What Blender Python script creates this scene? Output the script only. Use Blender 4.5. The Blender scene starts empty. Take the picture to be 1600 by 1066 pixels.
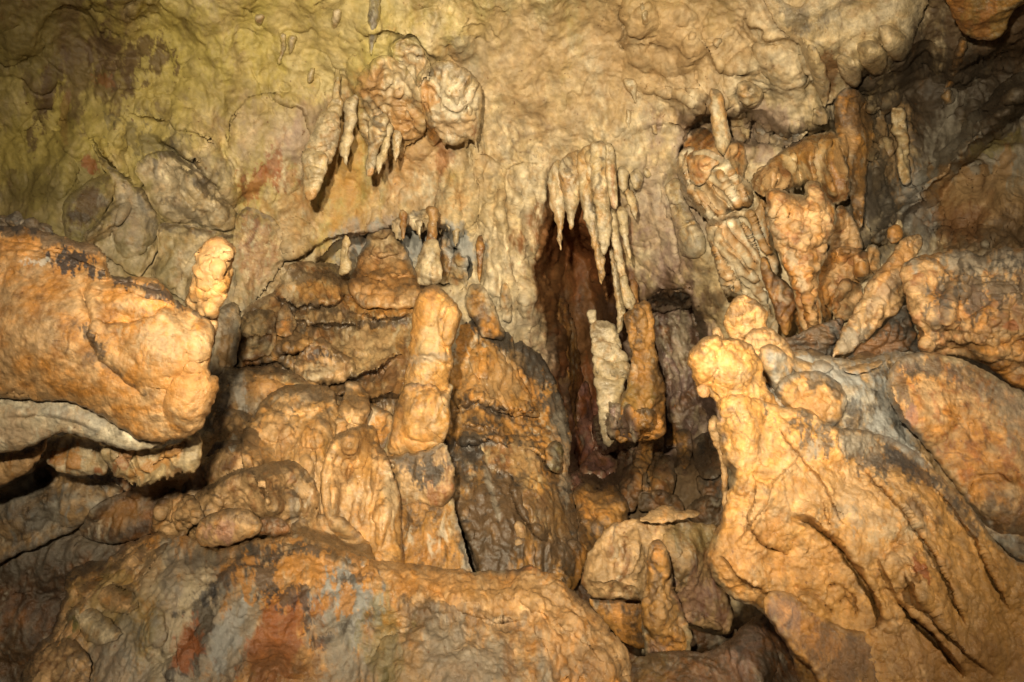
import bpy, math
import numpy as np
from math import radians as R

S = bpy.context.scene
COL = S.collection
# ------------------------------------------------------------------ camera, world, lamps, exposure
F = 889.0                                   # focal length in photo pixels (1600 wide)
PITCH = R(24)
CAMZ = 0.75
cam_d = bpy.data.cameras.new('camera')
cam_d.sensor_width = 36.0
cam_d.lens = F / 1600 * 36
cam_d.clip_start = 0.05
cam_d.clip_end = 200
cam = bpy.data.objects.new('camera', cam_d)
COL.objects.link(cam)
cam.location = (0, 0, CAMZ)
cam.rotation_euler = (R(90) + PITCH, 0, 0)
S.camera = cam

w = bpy.data.worlds.new('World')
S.world = w
w.use_nodes = True
nt = w.node_tree
bg = nt.nodes['Background']
sky = nt.nodes.new('ShaderNodeTexSky')
sky.sky_type = 'NISHITA'
sky.sun_disc = False
sky.sun_elevation = R(25)
sky.sun_rotation = R(150)
nt.links.new(sky.outputs[0], bg.inputs[0])
bg.inputs[1].default_value = 0.012          # dim sky added as weak fill, through the open side behind


def lamp(name, loc, target, energy, color, angle, blend, size):
    l = bpy.data.lights.new(name, 'SPOT')
    l.energy = energy
    l.color = color
    l.spot_size = R(angle)
    l.spot_blend = blend
    l.shadow_soft_size = size
    o = bpy.data.objects.new(name, l)
    COL.objects.link(o)
    o.location = loc
    from mathutils import Vector
    d = Vector(target) - Vector(loc)
    o.rotation_euler = d.to_track_quat('-Z', 'Y').to_euler()
    return o


# key spot by the camera, added fill behind it, warm spot to the right
lamp('lamp_or_fill', (-0.40, -0.4, 1.35), (0.50, 5.0, 4.2), 1400, (1.0, 0.85, 0.59), 100, 1.0, 0.06)
lamp('lamp_or_fill', (1.1, -3.2, 1.0), (-0.6, 4.0, 3.0), 1300, (1.0, 0.83, 0.57), 80, 0.9, 0.10)
lamp('lamp_or_fill', (1.7, -0.9, 1.3), (1.60, 3.4, 2.50), 60, (1.0, 0.78, 0.50), 50, 1.0, 0.06)

S.view_settings.view_transform = 'Standard'
S.view_settings.look = 'None'
S.view_settings.exposure = 0.0
S.view_settings.gamma = 1.0
S.cycles.max_bounces = 5
S.cycles.diffuse_bounces = 1
S.cycles.use_denoising = True

# ------------------------------------------------------------------ numeric helpers
rng = np.random.RandomState(7)
PERM = rng.permutation(256).astype(np.int32)
PERM = np.concatenate([PERM, PERM, PERM])
GR = rng.normal(size=(256, 3)).astype(np.float32)
GR /= np.linalg.norm(GR, axis=1)[:, None]
RP = rng.rand(256, 3).astype(np.float32)
f32 = np.float32


def perlin(P):
    P = np.asarray(P, f32)
    i = np.floor(P).astype(np.int32)
    f = P - i
    i &= 255
    u = f * f * f * (f * (f * 6 - 15) + 10)
    x0, y0, z0 = i[..., 0], i[..., 1], i[..., 2]
    out = 0
    for a in (0, 1):
        pa = PERM[(x0 + a) & 255]
        wx = u[..., 0] if a else 1 - u[..., 0]
        for b in (0, 1):
            pb = PERM[(pa + y0 + b) & 255]
            wy = wx * (u[..., 1] if b else 1 - u[..., 1])
            for c in (0, 1):
                g = GR[PERM[(pb + z0 + c) & 255]]
                d = g[..., 0] * (f[..., 0] - a) + g[..., 1] * (f[..., 1] - b) + g[..., 2] * (f[..., 2] - c)
                out = out + wy * (u[..., 2] if c else 1 - u[..., 2]) * d
    return out * 1.5


def fbm(P, n=4, g=0.5):
    s, a = 0, 1.0
    P = np.asarray(P, f32)
    for k in range(n):
        s = s + a * perlin(P)
        P = P * 2.03 + 17.3
        a *= g
    return s


def ridged(P, n=3, g=0.5):
    s, a = 0, 1.0
    P = np.asarray(P, f32)
    for k in range(n):
        r = 1 - np.abs(perlin(P))
        s = s + a * (r * r - 0.6)
        P = P * 2.07 + 31.7
        a *= g
    return s


def worley(P):
    P = np.asarray(P, f32)
    i = np.floor(P).astype(np.int32)
    f = P - i
    f1 = np.full(P.shape[:-1], 9, f32)
    f2 = f1.copy()
    for a in (-1, 0, 1):
        for b in (-1, 0, 1):
            for c in (-1, 0, 1):
                h = PERM[(PERM[(PERM[(i[..., 0] + a) & 255] + i[..., 1] + b) & 255] + i[..., 2] + c) & 255]
                q = RP[h]
                d = (q[..., 0] + a - f[..., 0]) ** 2 + (q[..., 1] + b - f[..., 1]) ** 2 + (q[..., 2] + c - f[..., 2]) ** 2
                f2 = np.minimum(f2, np.maximum(f1, d))
                f1 = np.minimum(f1, d)
    return np.sqrt(f1), np.sqrt(f2)


def sstep(a, b, x):
    t = np.clip((x - a) / (b - a), 0, 1)
    return t * t * (3 - 2 * t)


def vec(*c):
    return np.stack(np.broadcast_arrays(*c), -1).astype(f32)


CP, SP = math.cos(PITCH), math.sin(PITCH)


def unproject(px, py, d):                   # a photo pixel at camera depth d -> world point
    a = (px - 800) / F * d
    b = (533 - py) / F * d
    return vec(a, d * CP - b * SP, CAMZ + d * SP + b * CP)


def pts(s):
    if isinstance(s, str):
        return np.array([[float(v) for v in q.split(',')] for q in s.split()])
    return np.array(s, float)


def smooth_poly(P, step):
    n = len(P)
    out = []
    for i in range(n):
        p0, p1, p2, p3 = P[i - 1], P[i], P[(i + 1) % n], P[(i + 2) % n]
        m = max(2, int(np.hypot(*(p2 - p1)) / step))
        for t in np.arange(m) / m:
            out.append(0.5 * (2 * p1 + (p2 - p0) * t + (2 * p0 - 5 * p1 + 4 * p2 - p3) * t * t + (3 * p1 - p0 - 3 * p2 + p3) * t ** 3))
    return np.array(out)


def poly_dist(X, Y, P, closed=True):
    """distance to a polyline, nearest point, signed side (closed: inside positive), position along it"""
    A = P
    Bq = np.roll(P, -1, 0) if closed else P[1:]
    A = A if closed else P[:-1]
    best = np.full(X.shape, 1e18)
    nx, ny = np.zeros(X.shape), np.zeros(X.shape)
    tt = np.zeros(X.shape)
    side = np.zeros(X.shape)
    ins = np.zeros(X.shape, bool)
    m = len(A)
    if not closed:
        sn = np.c_[-(Bq - A)[:, 1], (Bq - A)[:, 0]]
        sn = sn / (np.linalg.norm(sn, axis=1)[:, None] + 1e-9)
        vn = np.r_[sn[:1], sn[:-1] + sn[1:], sn[-1:]]
    for k in range(m):
        ax, ay = A[k]
        bx, by = Bq[k]
        dx, dy = bx - ax, by - ay
        L = dx * dx + dy * dy + 1e-12
        t = np.clip(((X - ax) * dx + (Y - ay) * dy) / L, 0, 1)
        qx, qy = ax + t * dx, ay + t * dy
        d = (X - qx) ** 2 + (Y - qy) ** 2
        c = d < best
        best = np.where(c, d, best)
        nx = np.where(c, qx, nx)
        ny = np.where(c, qy, ny)
        tt = np.where(c, (k + t) / m, tt)
        if not closed:
            n0 = np.where(t <= 0, vn[k][0], np.where(t >= 1, vn[k + 1][0], sn[k][0]))
            n1 = np.where(t <= 0, vn[k][1], np.where(t >= 1, vn[k + 1][1], sn[k][1]))
            side = np.where(c, (X - qx) * n0 + (Y - qy) * n1, side)
        if closed:
            cond = (ay > Y) != (by > Y)
            ins ^= cond & (X < dx * (Y - ay) / (dy if abs(dy) > 1e-9 else 1e-9) + ax)
    d = np.sqrt(best)
    return d, nx, ny, (ins if closed else side), tt


def bilin(A, x, y):
    x = np.clip(x, 0, A.shape[1] - 1.001)
    y = np.clip(y, 0, A.shape[0] - 1.001)
    i, j = x.astype(int), y.astype(int)
    fx, fy = x - i, y - j
    return (A[j, i] * (1 - fx) + A[j, i + 1] * fx) * (1 - fy) + (A[j + 1, i] * (1 - fx) + A[j + 1, i + 1] * fx) * fy


# ------------------------------------------------------------------ colours (albedo, linear)
C = {
    'calcite': (.72, .64, .48), 'cream': (.52, .395, .215), 'pale': (.58, .475, .31), 'white': (.66, .62, .54), 'grey': (.32, .285, .225),
    'bluegrey': (.33, .33, .31), 'dkgrey': (.085, .075, .063), 'black': (.035, .036, .04), 'soot': (.055, .046, .038),
    'orange': (.53, .245, .062), 'tan': (.43, .275, .13), 'ochre': (.43, .225, .066), 'rust': (.33, .11, .035),
    'brown': (.24, .11, .04), 'dkbrown': (.10, .055, .028), 'red': (.30, .085, .035), 'pink': (.40, .20, .17),
    'mauve': (.31, .21, .18), 'yellow': (.50, .405, .115), 'olive': (.27, .22, .075), 'gold': (.55, .295, .092),
    'green': (.22, .23, .10), 'peach': (.55, .345, .165), 'umber': (.13, .08, .042), 'mud': (.088, .066, .045),
}
# scheme: base, second (large patches), streak colour, streak strength
SCH = {
    'rock': ('orange', 'peach', 'brown', .3), 'orange': ('orange', 'peach', 'rust', .4), 'tan': ('tan', 'peach', 'brown', .55),
    'gold': ('gold', 'peach', 'orange', .45), 'wall': ('pale', 'cream', 'tan', .35), 'white': ('pale', 'cream', 'ochre', .35),
    'brown': ('brown', 'ochre', 'dkbrown', .5), 'amber': ('ochre', 'brown', 'cream', .6), 'dark': ('umber', 'dkgrey', 'brown', .4),
    'grey': ('grey', 'tan', 'bluegrey', .5), 'mauve': ('mauve', 'brown', 'pale', .5), 'red': ('rust', 'pink', 'brown', .4),
    'mud': ('umber', 'brown', 'grey', .3), 'ceil': ('cream', 'yellow', 'tan', .2), 'stal': ('cream', 'pale', 'ochre', .4),
    'slope': ('ochre', 'orange', 'umber', .6), 'peach': ('peach', 'tan', 'orange', .4), 'olive': ('olive', 'grey', 'umber', .4),
    'curtain': ('calcite', 'pale', 'tan', .15), 'dome': ('brown', 'ochre', 'cream', .55),
}


def col(k):
    return np.array(C[k] if isinstance(k, str) else k, f32)


def scheme_color(sch, P, seed, a=.005, kind='flow'):
    ka, kb, kc, k = SCH[sch]
    o = np.array([seed * 3.1, seed * 1.7, seed * 2.3], f32)
    Q = P / a
    m = sstep(-.4, .4, .6 * fbm(P * 1.3 + o, 4, .6) + .6 * fbm(Q / 40 + o, 4, .65))[:, None]
    v = col(ka) * (1 - m) + col(kb) * m
    st = {'flute': .10, 'drape': .12, 'sheet': .14, 'flow': .2}.get(kind, .45)
    q = (Q + 16 * vec(perlin(Q / 50 + 3), perlin(Q / 50 + 13), perlin(Q / 50 + 23))) * np.array([1, 1, st], f32) / 16 + o
    s = sstep(.0, .7, fbm(q, 4, .65))[:, None] * min(1, k * 1.5)
    v = v * (1 - s) + col(kc) * s
    if kind in ('drape', 'flute', 'sheet') and CREST[0] is not None and len(CREST[0]) == len(P):
        cm = (CREST[0] * sstep(-.3, .5, fbm(Q / 60 + 31, 3)) * (.45 if kind == 'flute' else .8))[:, None]
        v = v * (1 - cm) + col('ochre' if sch in ('white', 'stal', 'wall', 'tan', 'slope') else kc) * cm
    v = v * np.exp(.40 * fbm(Q / 22 + o, 5, .75))[:, None]
    if kind in ('flow', 'flute', 'popcorn', 'smooth', 'knob', 'drape', 'bands', 'wall'):   # drip trails: pale calcite and dark manganese
        e = {'smooth': .5, 'knob': .5, 'popcorn': .6, 'wall': .45}.get(kind, 1.0) * (.5 if sch in ('gold', 'orange', 'peach', 'rock', 'dome') else 1)
        dq = (Q + 20 * vec(perlin(Q / 45 + 63), perlin(Q / 45 + 73), 0 * Q[:, 0])) * np.array([1, 1, .09], f32) / 11 + o
        pk = sstep(.12, .62, fbm(dq, 3, .6)) * sstep(-.15, .35, perlin(Q / 85 + o + 15)) * .62 * e
        v = v * (1 - pk[:, None]) + pk[:, None] * col('calcite')
        pk = sstep(.15, .6, fbm(dq * 1.1 + 50, 3, .6)) * sstep(-.05, .4, perlin(Q / 75 + o + 35)) * .75 * e
        v = v * (1 - pk[:, None]) + pk[:, None] * col('mud')
    W = Q * np.array([1, 1, .7], f32) / 62 + o + .4 * vec(perlin(Q / 40 + 9), perlin(Q / 40 + 19), perlin(Q / 40 + 29))
    vn = np.exp(-(perlin(W) / .045) ** 2) * sstep(-.1, .4, perlin(Q / 130 + o + 5)) * .6
    vn = vn + .7 * np.exp(-(perlin(W * 2.3 + 40) / .05) ** 2) * sstep(.0, .5, perlin(Q / 160 + o + 55))
    vn = (.8 * vn).clip(0, 1)[:, None]
    return v * (1 - vn) + vn * np.array([.09, .046, .02], f32)


# ------------------------------------------------------------------ surface relief (metres, along the normal)
MICRO = {'wall': (.36, .9), 'flute': (1.0, .5), 'drape': (1.1, .5), 'popcorn': (.85, .7), 'knob': (1.05, .8), 'bands': (.7, .6),
         'smooth': (.26, .25), 'flow': (.75, .5), 'sheet': (.35, .3), 'scale': (1.8, 1.0)}
GRAIN = {'sheet': .5, 'smooth': .7, 'wall': .9}
CREST = [None]


def relief(kind, P, a, seed):
    m, c = MICRO.get(kind, (1, 1))
    o = np.array([seed * 1.9, seed * 3.7, seed * 2.1], f32)
    st = {'flute': .22, 'drape': .35, 'flow': .3, 'bands': 1.6, 'wall': .42, 'popcorn': .7, 'knob': .75}.get(kind, .9)
    Q = (P + o) / a
    wv = vec(perlin(Q / 60), perlin(Q / 60 + 30), perlin(Q / 60 + 60)) * 22
    Z = (Q + wv) * np.array([1, 1, st], f32)
    pat = sstep(-.35, .35, perlin(Q / 90 + 7))
    cal = .22 + 1.0 * sstep(-.35, .45, perlin(Q / 150 + 3))
    r1 = ridged(Z / 36, 2, .5)
    r2 = ridged(Z / 15, 2, .55)
    big = 3.6 * r1 + 6.0 * fbm(Z / 80, 2, .5)
    mid = 3.0 * r2 * (.35 + .65 * pat)
    fin = .9 * fbm(Q / 6, 2, .6) + 1.3 * ridged(Z / 8.5, 1) * (.3 + .7 * pat)
    n = perlin(Z / 40 + 11)
    crk = -4.5 * np.exp(-(n / .04) ** 2) * sstep(-.1, .3, perlin(Q / 55 + 21))
    h = m * cal * (big + mid) + (.35 + .5 * m) * GRAIN.get(kind, 1.0) * fin + c * crk
    CREST[0] = sstep(.0, .75, r1 * .6 + r2 * .5)
    if kind in ('popcorn', 'knob', 'scale'):
        f1, f2 = worley((Q + wv * .35) / (17 if kind == 'popcorn' else 24))
        g = sstep(0, .28, f2 - f1)
        h = h + (5.0 * (.55 - f1 * f1) + 2.2 * (g - 1)) * (.45 + .75 * pat)
    if kind == 'drape':                     # thin folded sheets: sharp hanging pleats
        t = (Q + wv * .8) * np.array([1, 1, .33], f32)
        k1 = perlin(t / 22 + 5)
        pl = 1 - np.abs(k1) * 1.7
        pl = np.sign(pl) * np.abs(pl) ** .8
        h = h + 9.0 * (pl - .5)
        CREST[0] = sstep(.55, .98, pl)
    if kind == 'sheet':                     # smooth curtain with long thin-edged pleats
        t = (Q + wv * 1.3) @ np.array([[1, 0, -.16], [0, 1, 0], [.42, 0, .2]], f32).T
        pl = 1 - np.abs(perlin(t / 30 + 5)) * 1.9
        p2 = 1 - np.abs(perlin(t / 14 + 25)) * 1.9
        h = h + 18.0 * np.clip(pl, 0, 1) ** 1.6 + 6 * np.clip(p2, 0, 1) * pat - 5
        CREST[0] = sstep(.72, 1.0, pl + .12 * perlin(Q / 9))
    if kind in ('flute', 'flow'):
        t = (Q + wv * .5) * np.array([1, 1, .16], f32)
        pl = 1 - np.abs(perlin(t / 13 + 5)) * 1.8
        h = h + (3.0 if kind == 'flute' else 1.2) * (pl - .5)
        CREST[0] = sstep(.4, .95, pl)
    return relief0(kind, P, a, seed) + a * h


def relief0(kind, P, a, seed):
    """a = size of a photo pixel on this surface, in metres"""
    o = np.array([seed * 5.3, seed * 2.9, seed * 4.1], f32)
    P = P + o
    w = vec(perlin(P * 3), perlin(P * 3 + 40), perlin(P * 3 + 80)) * .10
    Q = P + w
    if kind == 'wall':
        lump = .055 * fbm(Q * np.array([2.2, 2.2, 1.6], f32), 3)
        r = ridged(Q * np.array([5.5, 5.5, 3.6], f32), 3, .55)
        m = sstep(-.3, .4, perlin(P * .9))
        return lump + (.003 + .013 * m) * r + .006 * fbm(Q * 22, 2)
    if kind == 'flute':
        q = Q * np.array([9, 9, 1.0], f32)
        r = ridged(q, 3, .5)
        ly = fbm(Q * np.array([1.5, 1.5, 7], f32), 2)
        return .022 * r + .018 * ly + .004 * fbm(Q * 30, 2)
    if kind == 'drape':
        q = Q * np.array([6.5, 6.5, 1.9], f32)
        r = ridged(q, 3, .5)
        return .035 * r + .03 * fbm(Q * np.array([2, 2, 3], f32), 2) + .004 * fbm(Q * 26, 2)
    if kind == 'popcorn':
        f1, f2 = worley(Q * 9)
        g1, g2 = worley(Q * 22 + 9)
        return .035 * (0.6 - f1 * f1) + .010 * (.6 - g1 * g1) * sstep(-.3, .3, perlin(P * 2)) + .03 * fbm(Q * 2.5, 2) \
            + .004 * fbm(Q * 60, 2)
    if kind == 'knob':
        f1, f2 = worley(Q * np.array([11, 11, 8], f32))
        return .030 * (0.6 - f1 * f1) + .02 * fbm(Q * 4, 3) + .005 * ridged(Q * 24, 2)
    if kind == 'bands':                     # ring-layered stalactites and stalagmites
        ly = perlin(vec(Q[:, 0] * 1.5, Q[:, 1] * 1.5, Q[:, 2] * 13))
        return .016 * (np.abs(ly) * 2 - .5) + .016 * fbm(Q * 5, 3) + .006 * ridged(Q * np.array([16, 16, 5], f32), 2)
    if kind == 'smooth':
        lump = .03 * fbm(Q * 1.6, 2, .4)
        g = .0035 * fbm(P * 26, 3, .7)
        n = perlin(P * 1.7 + 3)
        wr = .007 * ridged(Q * np.array([6, 6, 14], f32), 2) * sstep(.0, .5, n)
        return lump + g + wr
    if kind == 'flow':                      # smooth cascades with soft vertical runnels
        q = Q * np.array([4.2, 4.2, 1.1], f32)
        return .035 * fbm(q, 3) + .010 * ridged(Q * np.array([9, 9, 3.5], f32), 2) + .004 * fbm(P * 28, 2, .7)
    if kind == 'scale':                     # dark scaly crust
        f1, f2 = worley(Q * np.array([13, 13, 24], f32))
        return .025 * (.6 - f1 * f1) + .02 * ridged(Q * np.array([5, 5, 9], f32), 3)
    if kind == 'sheet':
        return .03 * fbm(Q * np.array([2, 2, 1.4], f32), 2)
    return .02 * fbm(Q * 4, 4)


# ------------------------------------------------------------------ materials
def material(name, bump, rough, spec, fine):
    m = bpy.data.materials.new(name)
    m.use_nodes = True
    n = m.node_tree.nodes
    l = m.node_tree.links
    b = n['Principled BSDF']
    at = n.new('ShaderNodeAttribute')
    at.attribute_name = 'mineral'
    tc = n.new('ShaderNodeTexCoord')
    n1 = n.new('ShaderNodeTexNoise')
    n1.inputs['Scale'].default_value = fine
    n1.inputs['Detail'].default_value = 7
    n1.inputs['Roughness'].default_value = .68
    l.new(tc.outputs['Object'], n1.inputs['Vector'])
    n2 = n.new('ShaderNodeTexNoise')
    n2.inputs['Scale'].default_value = fine * .35
    n2.inputs['Detail'].default_value = 6
    n2.inputs['Roughness'].default_value = .7
    n2.inputs['Distortion'].default_value = .8
    l.new(tc.outputs['Object'], n2.inputs['Vector'])
    r1 = n.new('ShaderNodeMapRange')
    r1.inputs[1].default_value = .3
    r1.inputs[2].default_value = .7
    r1.inputs[3].default_value = .72
    r1.inputs[4].default_value = 1.22
    l.new(n2.outputs[0], r1.inputs[0])
    mx = n.new('ShaderNodeMix')
    mx.data_type = 'RGBA'
    mx.blend_type = 'MULTIPLY'
    mx.inputs[0].default_value = 1
    l.new(at.outputs['Color'], mx.inputs[6])
    l.new(r1.outputs[0], mx.inputs[7])
    # sparse rusty / dark mineral specks
    n3 = n.new('ShaderNodeTexNoise')
    n3.inputs['Scale'].default_value = fine * .8
    n3.inputs['Detail'].default_value = 3
    l.new(tc.outputs['Object'], n3.inputs['Vector'])
    r3 = n.new('ShaderNodeMapRange')
    r3.inputs[1].default_value = .68
    r3.inputs[2].default_value = .74
    r3.inputs[3].default_value = 0
    r3.inputs[4].default_value = .75
    l.new(n3.outputs[0], r3.inputs[0])
    m2 = n.new('ShaderNodeMix')
    m2.data_type = 'RGBA'
    l.new(r3.outputs[0], m2.inputs[0])
    l.new(mx.outputs[2], m2.inputs[6])
    m2.inputs[7].default_value = (.16, .075, .03, 1)
    l.new(m2.outputs[2], b.inputs['Base Color'])
    rr = n.new('ShaderNodeMapRange')
    rr.inputs[1].default_value = .3
    rr.inputs[2].default_value = .7
    rr.inputs[3].default_value = rough - .2
    rr.inputs[4].default_value = rough + .15
    l.new(n1.outputs[0], rr.inputs[0])
    l.new(rr.outputs[0], b.inputs['Roughness'])
    b.inputs['Specular IOR Level'].default_value = spec
    bp = n.new('ShaderNodeBump')
    bp.inputs['Strength'].default_value = bump
    bp.inputs['Distance'].default_value = .02
    l.new(n1.outputs[0], bp.inputs['Height'])
    l.new(bp.outputs[0], b.inputs['Normal'])
    return m


MAT = {
    'wall': material('limestone_wall', .55, .5, .4, 30),
    'rock': material('orange_limestone', .6, .36, .55, 42),
    'calcite': material('calcite', .5, .32, .6, 36),
}
KM = {'wall': 'wall', 'sheet': 'calcite', 'flute': 'calcite', 'drape': 'calcite', 'popcorn': 'rock', 'knob': 'rock', 'bands': 'calcite',
      'smooth': 'rock', 'flow': 'rock', 'scale': 'rock'}


def make_mesh(name, V, quads, colors, mat):
    me = bpy.data.meshes.new(name)
    nV, nQ = len(V), len(quads)
    me.vertices.add(nV)
    me.vertices.foreach_set('co', V.astype(f32).ravel())
    me.loops.add(nQ * 4)
    me.loops.foreach_set('vertex_index', quads.astype(np.int32).ravel())
    me.polygons.add(nQ)
    me.polygons.foreach_set('loop_start', np.arange(0, nQ * 4, 4, dtype=np.int32))
    me.polygons.foreach_set('use_smooth', np.ones(nQ, bool))
    me.update(calc_edges=True)
    me.validate()
    ca = me.color_attributes.new('mineral', 'FLOAT_COLOR', 'POINT')
    c4 = np.ones((nV, 4), f32)
    c4[:, :3] = np.clip(colors, .01, .9)
    if len(ca.data) == nV:
        ca.data.foreach_set('color', c4.ravel())
    me.materials.append(MAT[mat])
    return me


def paint(colr, X, Y, P, paints, seed):
    for q in paints:
        x, y, rx, ry, rot, k, st = q[:7]
        na = q[7] if len(q) > 7 else .5
        ns = q[8] if len(q) > 8 else 14.
        e = q[9] if len(q) > 9 else .18
        c, s = math.cos(R(rot)), math.sin(R(rot))
        u = ((X - x) * c + (Y - y) * s) / rx
        v = (-(X - x) * s + (Y - y) * c) / ry
        r = np.sqrt(u * u + v * v)
        sel = r < 1.9
        if not sel.any():
            continue
        nn = fbm(vec(X[sel] / ns * .50, Y[sel] / ns * .22, np.full(sel.sum(), seed * 1.3 + x * .01)), 6, .75)
        e = e * 1.1
        m = sstep(-e, e, 1 - r[sel] + 1.5 * na * nn) * st
        colr[sel] = colr[sel] * (1 - m[:, None]) + col(k) * m[:, None]
    return colr


TREAD = [None]
EDGE = [None]


def macro(X, Y, lobes, steps, creases, seed, warp=3.):
    """sculpted features given in photo pixels: returns metres towards the viewer"""
    h = np.zeros(X.shape)
    if not (lobes or steps or creases):
        return h
    n1 = fbm(vec(X / 26, Y / 26, np.full(X.shape, seed * 1.1)), 3)
    n2 = fbm(vec(X / 26, Y / 26, np.full(X.shape, seed * 1.1 + 50)), 3)
    Xw, Yw = X + warp * n1, Y + warp * n2
    gx, gy = X[0], Y[:, 0]
    for q in lobes:
        x, y, rx, ry, rot, hm = q[:6]
        p = q[6] if len(q) > 6 else .7
        rr = max(rx, ry) + 12
        i0, i1 = np.searchsorted(gx, [x - rr, x + rr])
        j0, j1 = np.searchsorted(gy, [y - rr, y + rr])
        if i1 <= i0 or j1 <= j0:
            continue
        xs, ys = Xw[j0:j1, i0:i1] - x, Yw[j0:j1, i0:i1] - y
        c, s = math.cos(R(rot)), math.sin(R(rot))
        u = (xs * c + ys * s) / rx
        v = (-xs * s + ys * c) / ry
        h[j0:j1, i0:i1] += hm * np.clip(1 - u * u - v * v, 0, 1) ** p
    for st_ in steps:
        P, amp, L = st_[:3]
        tooth = st_[3] if len(st_) > 3 else 0
        P = pts(P)
        x0, y0 = P.min(0) - L * 5
        x1, y1 = P.max(0) + L * 5
        sel = (Xw > x0) & (Xw < x1) & (Yw > y0) & (Yw < y1)
        if not sel.any():
            continue
        xx, yy = Xw[sel], Yw[sel]
        if tooth:
            tn = 1 - np.abs(perlin(vec(xx / 7, np.full(xx.shape, seed * 3.1), np.full(xx.shape, .5)))) * 2.4
            yy = yy - tooth * np.clip(tn, -.4, 1) * (.6 + .7 * perlin(vec(xx / 31, np.full(xx.shape, seed * 1.1), np.full(xx.shape, .5))))
        d, _, _, sd, t = poly_dist(xx, yy, P, False)
        fade = np.clip(np.minimum(t, 1 - t) * 6, 0, 1)
        sg = np.where(sd > 0, -d, d)
        h[sel] += amp * np.exp(-d / L) * fade * (sstep(-5, 2.5, sg) if tooth else sstep(-3.0, 2.0, sg))
        if len(st_) > 4 and TREAD[0] is not None:
            nn = fbm(vec(xx / 12, yy / 12, np.full(xx.shape, seed * 1.9)), 3)
            EDGE[0][sel] = np.maximum(EDGE[0][sel], fade * np.exp(-((sg - 2.5) / 4.0) ** 2) * sstep(-.5, .2, nn) * .85)
        if tooth and TREAD[0] is not None:  # umber band on the tread under each lip
            nn = fbm(vec(xx / 14, yy / 8, np.full(xx.shape, seed * 1.7)), 3)
            TREAD[0][sel] = np.maximum(TREAD[0][sel], fade * sstep(1.5, -1.0, sg) * sstep(1.2, .3, d / 11 + .8 * nn))
    for P, wd, dp in creases:
        P = pts(P)
        x0, y0 = P.min(0) - wd * 4
        x1, y1 = P.max(0) + wd * 4
        sel = (Xw > x0) & (Xw < x1) & (Yw > y0) & (Yw < y1)
        if not sel.any():
            continue
        d, _, _, sd, t = poly_dist(Xw[sel], Yw[sel], P, False)
        fade = np.clip(np.minimum(t, 1 - t) * 8, 0, 1)
        h[sel] -= dp * np.exp(-(d / wd) ** 2) * fade
    return h


def grid_normals(V):
    gx = np.gradient(V, axis=1)
    gy = np.gradient(V, axis=0)
    N = np.cross(gx, gy)
    N /= np.linalg.norm(N, axis=-1, keepdims=True) + 1e-12
    view = V - np.array([0, 0, CAMZ])
    s = np.sign((N * view).sum(-1, keepdims=True))
    s[s == 0] = 1
    return -N * s


# ------------------------------------------------------------------ the chamber wall: one sheet, depth in metres at photo pixels
WX0, WX1, WY0, WY1, WST = -420, 2020, -330, 1330, 1.9
WPTS = []                                   # filled in below
_W = {}


def wall_setup(points):
    A = np.array(points, float)
    P, z = A[:, :2] / 400, A[:, 2]
    n = len(P)
    d = np.linalg.norm(P[:, None] - P[None], axis=-1)
    K = np.where(d > 0, d * d * np.log(d + 1e-12), 0) + np.eye(n) * .02
    Q = np.c_[np.ones(n), P]
    M = np.block([[K, Q], [Q.T, np.zeros((3, 3))]])
    sol = np.linalg.solve(M, np.r_[z, np.zeros(3)])
    gx, gy = np.arange(WX0, WX1 + 20, 10.), np.arange(WY0, WY1 + 20, 10.)
    X, Y = np.meshgrid(gx / 400, gy / 400)
    D = sol[n] + sol[n + 1] * X + sol[n + 2] * Y
    for k in range(n):
        r2 = (X - P[k, 0]) ** 2 + (Y - P[k, 1]) ** 2
        D += sol[k] * .5 * r2 * np.log(r2 + 1e-12)
    _W['D'] = np.clip(D, 2.6, 9.5)


def wall_depth(X, Y):
    return bilin(_W['D'], (X - WX0) / 10, (Y - WY0) / 10)


def pleats(n, box, ang, ln, amp, L, seed):
    """short slanting folds of a hanging sheet"""
    g = np.random.RandomState(seed)
    out = []
    for _ in range(n):
        x, y = g.uniform(box[0], box[2]), g.uniform(box[1], box[3])
        t = R(ang + g.uniform(-14, 14))
        l = ln * g.uniform(.6, 1.3)
        dx, dy = math.sin(t) * l / 2, math.cos(t) * l / 2
        k = g.uniform(-.12, .12) * l
        out.append(([(x - dx, y - dy), (x + k, y), (x + dx, y + dy)], amp * g.uniform(.5, 1.1), L * g.uniform(.7, 1.3)))
    return out


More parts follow.
